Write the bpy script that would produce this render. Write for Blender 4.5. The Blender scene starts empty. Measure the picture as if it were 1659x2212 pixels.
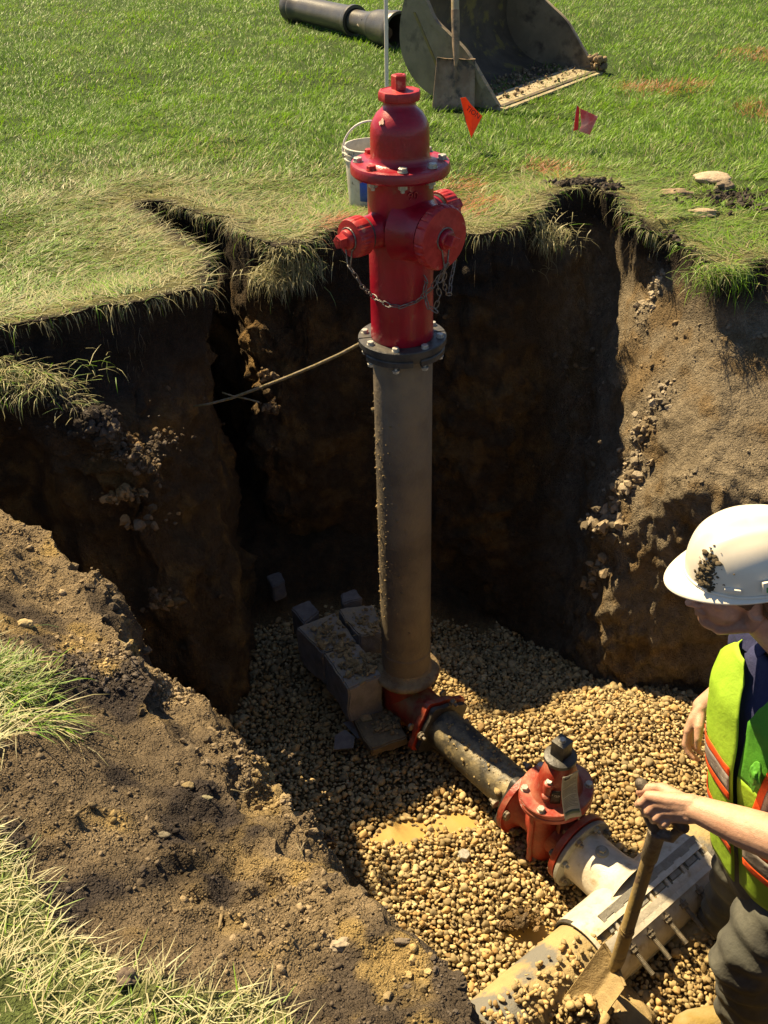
import bpy, bmesh, math, random
import numpy as np
from mathutils import Vector, Matrix, noise as mn
from mathutils.geometry import delaunay_2d_cdt

random.seed(7)
RNG = np.random.default_rng(11)
PI = math.pi
SC = bpy.context.scene
COL = SC.collection
R = math.radians

# ------------------------------------------------------------------ camera
FPX, PIT, ROLL, CH = 2110.0, R(35), .027, 1.5
_f = Vector((0, math.cos(PIT), -math.sin(PIT)))
_r0 = Vector((1, 0, 0)); _u0 = _r0.cross(_f)
_r = _r0*math.cos(ROLL) - _u0*math.sin(ROLL)
_u = _u0*math.cos(ROLL) + _r0*math.sin(ROLL)
cam_d = bpy.data.cameras.new('camera'); cam = bpy.data.objects.new('camera', cam_d); COL.objects.link(cam)
cam_d.sensor_fit = 'HORIZONTAL'; cam_d.sensor_width = 36; cam_d.lens = 36*FPX/1659
cam_d.clip_start = .02; cam_d.clip_end = 400
_b = -_f
cam.matrix_world = Matrix(((_r.x, _u.x, _b.x, 0), (_r.y, _u.y, _b.y, 0), (_r.z, _u.z, _b.z, CH), (0, 0, 0, 1)))
SC.camera = cam
def ray(px, py): return _r*(px-829.5) - _u*(py-1106) + _f*FPX
def at(px, py, z):
    d = ray(px, py); return Vector((0, 0, CH)) + d*((z-CH)/d.z)
def aty(px, py, y):
    d = ray(px, py); return Vector((0, 0, CH)) + d*(y/d.y)

# ------------------------------------------------------------------ light
SUN_EL, SUN_AZ = R(51.5), Vector((-.69, .724, 0)).normalized()
world = bpy.data.worlds.new('World'); SC.world = world; world.use_nodes = True
wn = world.node_tree.nodes; wl = world.node_tree.links
sky = wn.new('ShaderNodeTexSky'); sky.sky_type = 'NISHITA'; sky.sun_disc = False
sky.sun_elevation = SUN_EL; sky.sun_rotation = math.atan2(SUN_AZ.x, SUN_AZ.y)
sky.air_density = .8; sky.dust_density = .4; sky.ozone_density = 1.0
bg = wn['Background']; bg.inputs['Strength'].default_value = .05
wl.new(sky.outputs[0], bg.inputs[0])
sl = bpy.data.lights.new('sun', 'SUN'); sl.energy = 5.0; sl.angle = R(.53); sl.color = (1, .80, .48)
so = bpy.data.objects.new('sun', sl); COL.objects.link(so)
sdir = Vector((SUN_AZ.x*math.cos(SUN_EL), SUN_AZ.y*math.cos(SUN_EL), math.sin(SUN_EL)))
so.rotation_euler = sdir.to_track_quat('Z', 'Y').to_euler(); so.location = (-4, 5, 6)
SC.view_settings.view_transform = 'Standard'; SC.view_settings.look = 'None'
SC.view_settings.exposure = 1.26; SC.view_settings.gamma = 1
SC.cycles.max_bounces = 6; SC.cycles.diffuse_bounces = 2; SC.cycles.use_denoising = True

# ------------------------------------------------------------------ numpy noise
def _hash(ix, iy, iz, s):
    h = (ix.astype(np.int64)*374761393 + iy.astype(np.int64)*668265263 + iz.astype(np.int64)*2147483647 + s*1274126177) & 0xffffffff
    h = ((h ^ (h >> 13))*1103515245) & 0xffffffff
    h = ((h ^ (h >> 15))*2246822519) & 0xffffffff
    return ((h ^ (h >> 16)) & 0xffffff)/float(0xffffff)
def vnoise(p, s=0):
    i = np.floor(p).astype(np.int64); f = p-i; f = f*f*f*(f*(f*6-15)+10)
    o = np.zeros(len(p))
    for a in (0, 1):
        wa = f[:, 0] if a else 1-f[:, 0]
        for b in (0, 1):
            wb = f[:, 1] if b else 1-f[:, 1]
            for c in (0, 1):
                wc = f[:, 2] if c else 1-f[:, 2]
                o += wa*wb*wc*_hash(i[:, 0]+a, i[:, 1]+b, i[:, 2]+c, s)
    return o*2-1
def fbm(p, sc, oc=4, s=0, g=.5):
    o = np.zeros(len(p)); am = 1; t = 0
    for k in range(oc):
        o += am*vnoise(p*sc*(2.03**k)+17.3*k, s+k); t += am; am *= g
    return o/t
def worley(p, sc, s=0):
    q = p*sc; i = np.floor(q).astype(np.int64); d = np.full(len(p), 9.)
    for a in (-1, 0, 1):
        for b in (-1, 0, 1):
            for c in (-1, 0, 1):
                x, y, z = i[:, 0]+a, i[:, 1]+b, i[:, 2]+c
                dx = x+_hash(x, y, z, s)-q[:, 0]; dy = y+_hash(x, y, z, s+1)-q[:, 1]; dz = z+_hash(x, y, z, s+2)-q[:, 2]
                d = np.minimum(d, dx*dx+dy*dy+dz*dz)
    return np.sqrt(d)
def sm(a, b, x):
    t = np.clip((x-a)/(b-a), 0, 1); return t*t*(3-2*t)

# ------------------------------------------------------------------ object helpers
def lab(o, label=None, cat=None, group=None, kind=None):
    if label: o['label'] = label
    if cat: o['category'] = cat
    if group: o['group'] = group
    if kind: o['kind'] = kind
    return o
def empty(name, loc=(0, 0, 0)):
    o = bpy.data.objects.new(name, None); COL.objects.link(o); o.location = loc; o.empty_display_size = .05
    return o
def link(name, me, mat, parent=None, angle=35):
    o = bpy.data.objects.new(name, me); COL.objects.link(o)
    if mat and not me.materials: me.materials.append(mat)
    if parent is not None:
        o.parent = parent
        w = Vector(parent.location)
        if parent.parent: w = w + Vector(parent.parent.location)
        o.location = -w if parent.type == 'EMPTY' else (0, 0, 0)
    return o
def finish(me, angle):
    me.validate(); me.update()
    if angle is None: return
    me.shade_smooth()
    if angle < 179: me.set_sharp_from_angle(angle=R(angle))
class MB:
    def __init__(s): s.v = []; s.f = []; s.M = Matrix.Identity(4)
    def add(s, vs, fs):
        n = len(s.v); s.v += [tuple(s.M @ Vector(v)) for v in vs]; s.f += [tuple(i+n for i in f) for f in fs]; return s
    def lathe(s, prof, seg=40, capb=True, capt=True, ph=0., a0=0, wob=None):
        vs = []; fs = []; n = len(prof)
        for i, (r, z) in enumerate(prof):
            for k in range(seg):
                a = 2*PI*k/seg + ph; rr = r*(wob(a, i) if wob else 1)
                vs.append((rr*math.cos(a), rr*math.sin(a), z))
        for i in range(n-1):
            for k in range(seg):
                k2 = (k+1) % seg
                fs.append((i*seg+k, i*seg+k2, (i+1)*seg+k2, (i+1)*seg+k))
        if capb: fs.append(tuple(range(seg))[::-1])
        if capt: fs.append(tuple(range((n-1)*seg, n*seg)))
        return s.add(vs, fs)
    def tube(s, pts, rad, seg=10, close=False, caps=True, round_end=False):
        pts = [Vector(p) for p in pts]; n = len(pts)
        rad = list(rad) if hasattr(rad, '__len__') else [rad]*n
        if round_end:
            d0 = (pts[0]-pts[1]).normalized(); d1 = (pts[-1]-pts[-2]).normalized()
            h = [(.5, .87), (.87, .5), (.99, .12)]
            pre = [(pts[0]+d0*rad[0]*a, rad[0]*b) for a, b in h][::-1]
            post = [(pts[-1]+d1*rad[-1]*a, rad[-1]*b) for a, b in h]
            pts = [p for p, _ in pre]+pts+[p for p, _ in post]; rad = [q for _, q in pre]+rad+[q for _, q in post]; n = len(pts)
        vs = []; fs = []; T = []
        for i in range(n):
            if close: t = pts[(i+1) % n]-pts[i-1]
            else: t = pts[min(i+1, n-1)]-pts[max(i-1, 0)]
            T.append(t.normalized())
        up = Vector((0, 0, 1)) if abs(T[0].z) < .9 else Vector((1, 0, 0))
        x = (up - T[0]*up.dot(T[0])).normalized()
        for i in range(n):
            x = (x - T[i]*x.dot(T[i])).normalized(); y = T[i].cross(x)
            for k in range(seg):
                a = 2*PI*k/seg; vs.append(tuple(pts[i]+(x*math.cos(a)+y*math.sin(a))*rad[i]))
        m = n if close else n-1
        for i in range(m):
            j = (i+1) % n
            for k in range(seg):
                k2 = (k+1) % seg; fs.append((i*seg+k, i*seg+k2, j*seg+k2, j*seg+k))
        if caps and not close:
            fs.append(tuple(range(seg))[::-1]); fs.append(tuple(range((n-1)*seg, n*seg)))
        return s.add(vs, fs)
    def box(s, c, sz, bev=0.0):
        bm = bmesh.new(); bmesh.ops.create_cube(bm, size=1)
        for v in bm.verts: v.co = Vector((v.co.x*sz[0]+c[0], v.co.y*sz[1]+c[1], v.co.z*sz[2]+c[2]))
        if bev: bmesh.ops.bevel(bm, geom=bm.edges[:], offset=bev, segments=2, affect='EDGES', profile=.6)
        bm.verts.index_update(); s.add([v.co[:] for v in bm.verts], [[v.index for v in f.verts] for f in bm.faces]); bm.free(); return s
    def prism(s, poly, h0, h1):
        n = len(poly); vs = [(x, y, h0) for x, y in poly]+[(x, y, h1) for x, y in poly]
        fs = [tuple(range(n))[::-1], tuple(range(n, 2*n))]+[(i, (i+1) % n, n+(i+1) % n, n+i) for i in range(n)]
        return s.add(vs, fs)
    def ngon(s, n, r, h0, h1, ph=0, ch=.12):
        c = (h1-h0)*ch
        return s.lathe([(r, h0), (r, h1-c), (r-c*1.2, h1)], n, ph=ph)
    def ell(s, c, r, M=None, seg=20, rings=12):
        vs = []; fs = []
        for i in range(1, rings):
            t = PI*i/rings
            for k in range(seg):
                a = 2*PI*k/seg; p = Vector((r[0]*math.sin(t)*math.cos(a), r[1]*math.sin(t)*math.sin(a), r[2]*math.cos(t)))
                if M: p = M @ p
                vs.append(tuple(p+Vector(c)))
        for i in range(rings-2):
            for k in range(seg):
                k2 = (k+1) % seg; fs.append((i*seg+k, (i+1)*seg+k, (i+1)*seg+k2, i*seg+k2))
        tp = Vector((0, 0, r[2])); bt = -tp
        if M: tp = M @ tp; bt = M @ bt
        n = len(vs); vs += [tuple(tp+Vector(c)), tuple(bt+Vector(c))]
        for k in range(seg):
            k2 = (k+1) % seg; fs.append((n, k, k2)); fs.append((n+1, (rings-2)*seg+k2, (rings-2)*seg+k))
        return s.add(vs, fs)
    def mesh(s, name, angle=35):
        me = bpy.data.meshes.new(name); me.from_pydata(s.v, [], s.f); finish(me, angle); return me
    def build(s, name, mat, parent=None, angle=35):
        return link(name, s.mesh(name, angle), mat, parent)
def frame(o, z, x=None):
    z = Vector(z).normalized(); x = Vector(x) if x else (Vector((0, 0, 1)) if abs(z.z) < .9 else Vector((1, 0, 0)))
    x = (x - z*x.dot(z)).normalized(); y = z.cross(x); o = Vector(o)
    return Matrix(((x.x, y.x, z.x, o.x), (x.y, y.y, z.y, o.y), (x.z, y.z, z.z, o.z), (0, 0, 0, 1)))
def np_mesh(name, V, F, col=None, smooth=True):
    """V (n,3); F list of (k,m) index arrays; col (n,3)"""
    me = bpy.data.meshes.new(name); me.vertices.add(len(V)); me.vertices.foreach_set('co', np.ascontiguousarray(V, np.float32).ravel())
    idx = np.concatenate([f.ravel() for f in F]).astype(np.int32)
    cnt = np.concatenate([np.full(len(f), f.shape[1], np.int32) for f in F])
    st = np.concatenate([[0], np.cumsum(cnt)[:-1]]).astype(np.int32)
    me.loops.add(len(idx)); me.loops.foreach_set('vertex_index', idx)
    me.polygons.add(len(cnt)); me.polygons.foreach_set('loop_start', st)
    me.polygons.foreach_set('use_smooth', np.full(len(cnt), smooth))
    me.update(calc_edges=True)
    if col is not None:
        a = me.color_attributes.new('Col', 'FLOAT_COLOR', 'POINT')
        a.data.foreach_set('color', np.concatenate([col, np.ones((len(col), 1))], 1).astype(np.float32).ravel())
    return me
def inst(obj, name, parent, M):
    o = obj.copy(); o.name = name; COL.objects.link(o); o.parent = parent; o.matrix_local = M; return o

# ------------------------------------------------------------------ materials
def mat(name, c1, c2=None, scale=8, rough=.6, metal=0, bump=0, bscale=60, c3=None, s3=3, lo=.4, hi=.6, lo3=.55, hi3=.62,
        attr=False, coat=0, dust=None, dustamt=0, rough2=None, spec=.5, trans=0, sss=0, bump2=0, bscale2=300, bdist=.01, cells=None):
    m = bpy.data.materials.new(name); m.use_nodes = True; nt = m.node_tree; N = nt.nodes; L = nt.links; p = N['Principled BSDF']
    p.inputs['Roughness'].default_value = rough; p.inputs['Metallic'].default_value = metal
    p.inputs['Coat Weight'].default_value = coat; p.inputs['Coat Roughness'].default_value = .12
    p.inputs['Specular IOR Level'].default_value = spec
    geo = N.new('ShaderNodeNewGeometry'); tc = N.new('ShaderNodeTexCoord'); pos = tc.outputs['Object']
    def nz(sc, det=4, rg=.55):
        n = N.new('ShaderNodeTexNoise'); n.inputs['Scale'].default_value = sc; n.inputs['Detail'].default_value = det; n.inputs['Roughness'].default_value = rg
        L.new(pos, n.inputs['Vector']); return n.outputs['Fac']
    def rmp(x, a, b):
        r = N.new('ShaderNodeMapRange'); r.inputs['From Min'].default_value = a; r.inputs['From Max'].default_value = b; L.new(x, r.inputs['Value']); return r.outputs['Result']
    def mix(fac, a, b, mode='MIX'):
        x = N.new('ShaderNodeMix'); x.data_type = 'RGBA'; x.blend_type = mode
        if isinstance(fac, float): x.inputs[0].default_value = fac
        else: L.new(fac, x.inputs[0])
        for i, v in ((6, a), (7, b)):
            if isinstance(v, tuple): x.inputs[i].default_value = (*v, 1)
            else: L.new(v, x.inputs[i])
        return x.outputs[2]
    c = c1
    if attr:
        at_ = N.new('ShaderNodeAttribute'); at_.attribute_name = 'Col'; c = at_.outputs['Color']
        if c1: c = mix(rmp(nz(scale, 6, .65), .3, .7), mix(1., c, tuple(c1), 'MULTIPLY'), mix(1., c, tuple(c2), 'MULTIPLY'))
    elif c2: c = mix(rmp(nz(scale, 6, .62), lo, hi), c1, c2)
    if c3: c = mix(rmp(nz(s3, 6, .6), lo3, hi3), c, c3)
    if dust:
        sep = N.new('ShaderNodeSeparateXYZ'); L.new(geo.outputs['Normal'], sep.inputs[0])
        mu = N.new('ShaderNodeMath'); mu.operation = 'MULTIPLY'; L.new(rmp(sep.outputs['Z'], .1, .9), mu.inputs[0]); L.new(rmp(nz(14, 5, .65), .38, .62), mu.inputs[1])
        m2 = N.new('ShaderNodeMath'); m2.operation = 'MULTIPLY'; L.new(mu.outputs[0], m2.inputs[0]); m2.inputs[1].default_value = dustamt
        c = mix(m2.outputs[0], c, dust)
    if isinstance(c, tuple): p.inputs['Base Color'].default_value = (*c, 1)
    else: L.new(c, p.inputs['Base Color'])
    if rough2 is not None:
        r = N.new('ShaderNodeMapRange'); r.inputs['From Min'].default_value = .35; r.inputs['From Max'].default_value = .65
        r.inputs['To Min'].default_value = rough; r.inputs['To Max'].default_value = rough2; L.new(nz(scale*1.7), r.inputs['Value']); L.new(r.outputs[0], p.inputs['Roughness'])
    if bump:
        b = N.new('ShaderNodeBump'); b.inputs['Strength'].default_value = bump; b.inputs['Distance'].default_value = bdist
        L.new(nz(bscale, 6, .6), b.inputs['Height']); last = b
        if bump2:
            b2 = N.new('ShaderNodeBump'); b2.inputs['Strength'].default_value = bump2; b2.inputs['Distance'].default_value = bdist*.3
            L.new(nz(bscale2, 3, .6), b2.inputs['Height']); L.new(b.outputs[0], b2.inputs['Normal']); last = b2
        L.new(last.outputs[0], p.inputs['Normal'])
    if cells:
        prev = last.outputs[0] if bump else None
        for sc_, st_, ds_ in cells:
            vo_ = N.new('ShaderNodeTexVoronoi'); vo_.inputs['Scale'].default_value = sc_; vo_.inputs['Randomness'].default_value = 1
            nzv = N.new('ShaderNodeTexNoise'); nzv.inputs['Scale'].default_value = sc_*.7; L.new(pos, nzv.inputs['Vector'])
            vm = N.new('ShaderNodeVectorMath'); vm.operation = 'MULTIPLY_ADD'; L.new(nzv.outputs['Color'], vm.inputs[0]); vm.inputs[1].default_value = (.9/sc_,)*3; L.new(pos, vm.inputs[2]); L.new(vm.outputs[0], vo_.inputs['Vector'])
            bb = N.new('ShaderNodeBump'); bb.invert = True; bb.inputs['Strength'].default_value = st_; bb.inputs['Distance'].default_value = ds_; L.new(vo_.outputs['Distance'], bb.inputs['Height'])
            if prev is not None: L.new(prev, bb.inputs['Normal'])
            prev = bb.outputs[0]
        L.new(prev, p.inputs['Normal'])
    if sss: p.inputs['Subsurface Weight'].default_value = sss; p.inputs['Subsurface Radius'].default_value = (.01, .004, .002); p.inputs['Subsurface Scale'].default_value = 1
    if trans:
        tr = N.new('ShaderNodeBsdfTranslucent'); ms = N.new('ShaderNodeMixShader'); ms.inputs[0].default_value = trans
        if isinstance(c, tuple): tr.inputs[0].default_value = (*c, 1)
        else: L.new(c, tr.inputs[0])
        L.new(p.outputs[0], ms.inputs[1]); L.new(tr.outputs[0], ms.inputs[2]); L.new(ms.outputs[0], N['Material Output'].inputs[0])
    return m
M_soil = mat('soil', (.75, .72, .68), (1.3, 1.28, 1.25), 35, .95, bump=.9, bscale=55, attr=True, bump2=.7, bscale2=260, spec=.2, bdist=.02, cells=((95, .8, .012), (230, .8, .006)))
M_crumb = mat('crumb', (.8, .8, .8), (1.2, 1.2, 1.2), 90, .95, bump=.6, bscale=240, attr=True, spec=.2)
M_grass = mat('grass_blades', None, None, rough=.45, attr=True, trans=.42, spec=.35)
M_stone = mat('gravel_stone', (.82, .8, .76), (1.15, 1.15, 1.15), 60, .75, bump=.5, bscale=130, attr=True, spec=.35, bdist=.004)
MUD = (.36, .26, .12)
M_red = mat('hydrant_red', (.34, .002, .018), (.26, .002, .013), 9, .28, bump=.18, bscale=38, coat=.2, rough2=.45, c3=(.24, .05, .04), s3=26, lo3=.62, hi3=.76, bump2=.12, bscale2=240)
M_redw = mat('worn_red', (.46, .03, .03), (.34, .01, .015), 30, .45, bump=.15, bscale=60, c3=(.5, .2, .13), s3=22, lo3=.6, hi3=.68)
M_black = mat('black_iron', (.02, .02, .022), (.05, .045, .04), 20, .45, bump=.25, bscale=70, dust=(.25, .22, .16), dustamt=.3)
M_stand = mat('bituminous_pipe', (.11, .088, .062), (.17, .138, .095), 5, .62, bump=.45, bscale=45, c3=(.19, .145, .09), s3=7, lo3=.46, hi3=.72, bump2=.3)
M_hpipe = mat('black_pipe', (.025, .023, .02), (.05, .045, .035), 10, .5, bump=.4, bscale=60, dust=(.35, .28, .15), dustamt=.8, c3=(.3, .23, .11), s3=11, lo3=.55, hi3=.66)
M_valve = mat('valve_red', (.33, .034, .016), (.25, .024, .012), 15, .42, bump=.3, bscale=90, dust=(.42, .28, .18), dustamt=.6, c3=(.2, .05, .025), s3=12, lo3=.6, hi3=.72)
M_elbow = mat('elbow_red', (.34, .035, .018), (.2, .03, .018), 12, .5, bump=.3, bscale=60, dust=MUD, dustamt=.9, c3=(.3, .17, .04), s3=8, lo3=.55, hi3=.65)
M_mudf = mat('muddy_iron', (.30, .23, .12), (.18, .12, .06), 12, .8, bump=.9, bscale=60, c3=(.16, .05, .025), s3=7, lo3=.6, hi3=.66)
M_zinc = mat('zinc_bolt', (.55, .52, .45), (.36, .33, .27), 60, .42, metal=.35, bump=.2, bscale=140)
M_dzinc = mat('weathered_bolt', (.15, .13, .10), (.28, .23, .16), 60, .5, metal=.4, bump=.4, bscale=150)
M_chain = mat('chain_steel', (.24, .23, .22), (.14, .12, .11), 90, .45, metal=.6, bump=.3, bscale=200)
M_sleeve = mat('sleeve_steel', (.62, .56, .46), (.52, .46, .36), 22, .48, metal=.05, bump=.2, bscale=90, c3=(.34, .25, .13), s3=18, lo3=.56, hi3=.72)
M_sflange = mat('sleeve_flange', (.34, .33, .27), (.26, .25, .2), 14, .55, metal=.15, bump=.3, bscale=80, c3=(.3, .22, .1), s3=15, lo3=.58, hi3=.66)
M_main = mat('muddy_main', (.34, .25, .115), (.42, .31, .14), 7, .85, bump=.9, bscale=40, c3=(.17, .16, .14), s3=6, lo3=.52, hi3=.6, bump2=.5, bscale2=220)
M_mud = mat('wet_mud', (.36, .26, .115), (.27, .19, .085), 9, .75, bump=.7, bscale=35, bump2=.6, bscale2=200)
M_water = mat('muddy_water', (.48, .31, .10), (.42, .27, .09), 12, .08, spec=.6)
M_conc = mat('concrete', (.24, .22, .2), (.17, .155, .14), 14, .9, bump=.6, bscale=60, dust=(.40, .31, .17), dustamt=.7, bump2=.4)
M_wood = mat('old_wood', (.15, .11, .06), (.1, .07, .04), 12, .85, bump=.6, bscale=50, dust=(.34, .25, .12), dustamt=.6)
M_slate = mat('slate_shard', (.12, .11, .105), (.17, .155, .145), 30, .7, bump=.4, bscale=90)
M_handle = mat('shovel_ash', (.46, .37, .25), (.36, .28, .18), 14, .6, bump=.3, bscale=60, c3=(.36, .27, .14), s3=20)
M_hyel = mat('handle_yellow', (.30, .21, .07), (.24, .18, .09), 18, .6, bump=.3, bscale=60, c3=(.12, .08, .05), s3=16, lo3=.56, hi3=.64)
M_grip = mat('dirty_steel', (.10, .08, .06), (.2, .17, .13), 25, .55, metal=.4, bump=.4, bscale=90)
M_blade = mat('shovel_steel', (.22, .14, .085), (.33, .23, .15), 9, .75, metal=0, bump=.25, bscale=50, c3=(.09, .07, .055), s3=6)
M_bucket = mat('bucket_paint', (.25, .20, .13), (.18, .145, .095), 5, .65, bump=.35, bscale=25, c3=(.09, .07, .05), s3=7, lo3=.54, hi3=.66)
M_bucketin = mat('bucket_inside', (.10, .075, .05), (.06, .045, .03), 5, .8, bump=.7, bscale=18, c3=(.17, .13, .04), s3=6)
M_edge = mat('worn_edge', (.46, .39, .25), (.34, .27, .16), 12, .6, metal=.15, bump=.4, bscale=40, c3=(.2, .15, .09), s3=14, lo3=.56, hi3=.62)
M_bpipe = mat('dark_iron_fitting', (.055, .05, .045), (.08, .07, .055), 8, .38, bump=.2, bscale=80)
M_inner = mat('pipe_inside', (.02, .018, .016), rough=.7)
M_card = mat('cardboard', (.45, .38, .27), (.38, .31, .21), 20, .85)
M_pvc = mat('white_pvc', (.70, .62, .58), rough=.4)
M_pail = mat('pail_plastic', (.62, .58, .5), (.5, .46, .38), 18, .5, c3=(.12, .11, .09), s3=24, lo3=.62, hi3=.67)
M_blue = mat('blue_label', (.03, .08, .35), (.04, .1, .4), 20, .5)
M_orange = mat('orange_flag', (.85, .12, .01), (.8, .10, .01), 20, .45, trans=.4)
M_pink = mat('red_flag', (.62, .03, .05), (.55, .03, .05), 20, .4, trans=.35)
M_ink = mat('black_ink', (.02, .015, .01), rough=.6)
M_wire = mat('flag_wire', (.3, .3, .28), rough=.4, metal=.6)
M_helmet = mat('helmet_white', (.76, .69, .57), (.71, .64, .52), 9, .36, c3=(.35, .3, .2), s3=30, lo3=.68, hi3=.72, coat=.1)
M_green = mat('green_plate', (.08, .3, .09), rough=.5)
M_skin = mat('skin', (1.05, 1.05, 1.05), (.88, .80, .76), 16, .5, bump=.15, bscale=90, sss=.12, bump2=.35, bscale2=420, attr=True)
M_hair = mat('brown_hair', (.085, .035, .015), (.14, .06, .025), 60, .6, bump=.8, bscale=200)
M_navy = mat('navy_shirt', (.02, .022, .075), (.03, .033, .1), 12, .85, bump=.5, bscale=40)
M_pale = mat('pale_blue_shirt', (.3, .36, .5), (.36, .42, .55), 12, .85, bump=.4, bscale=60)
M_vesty = mat('vest_yellow', (.42, .66, .04), (.36, .58, .03), 10, .7, bump=.5, bscale=22, bump2=.3, bscale2=700, trans=.2)
M_vestg = mat('vest_shade_and_cloth', (.10, .36, .02), (.08, .30, .02), 9, .7, bump=.6, bscale=20, bump2=.3, bscale2=700, trans=.15)  # shaded look of the yellow vest as a colour; also the green pocket cloth
M_vesto = mat('vest_orange', (.85, .10, .01), (.75, .08, .01), 14, .65, bump=.3, bscale=40)
M_refl = mat('reflective_grey', (.27, .23, .20), (.2, .17, .15), 14, .45, bump=.4, bscale=30, c3=(.38, .35, .3), s3=8)
M_pants = mat('work_trousers', (.085, .085, .07), (.06, .058, .05), 8, .9, bump=.5, bscale=26, c3=(.15, .145, .115), s3=5, lo3=.45, hi3=.65)
M_dark = mat('dark_cloth', (.012, .012, .014), (.02, .018, .02), 12, .9, bump=.4, bscale=30)
M_boot = mat('muddy_boot', (.33, .24, .11), (.25, .17, .04), 9, .85, bump=.8, bscale=36)
M_tag = mat('paper_tag', (.42, .40, .32), (.36, .33, .26), 30, .8)
M_root = mat('root_bark', (.25, .2, .13), (.17, .13, .04), 60, .8, bump=.5, bscale=160)

# ------------------------------------------------------------------ terrain of the pit
HX = Vector((.077, 3.01))
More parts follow.
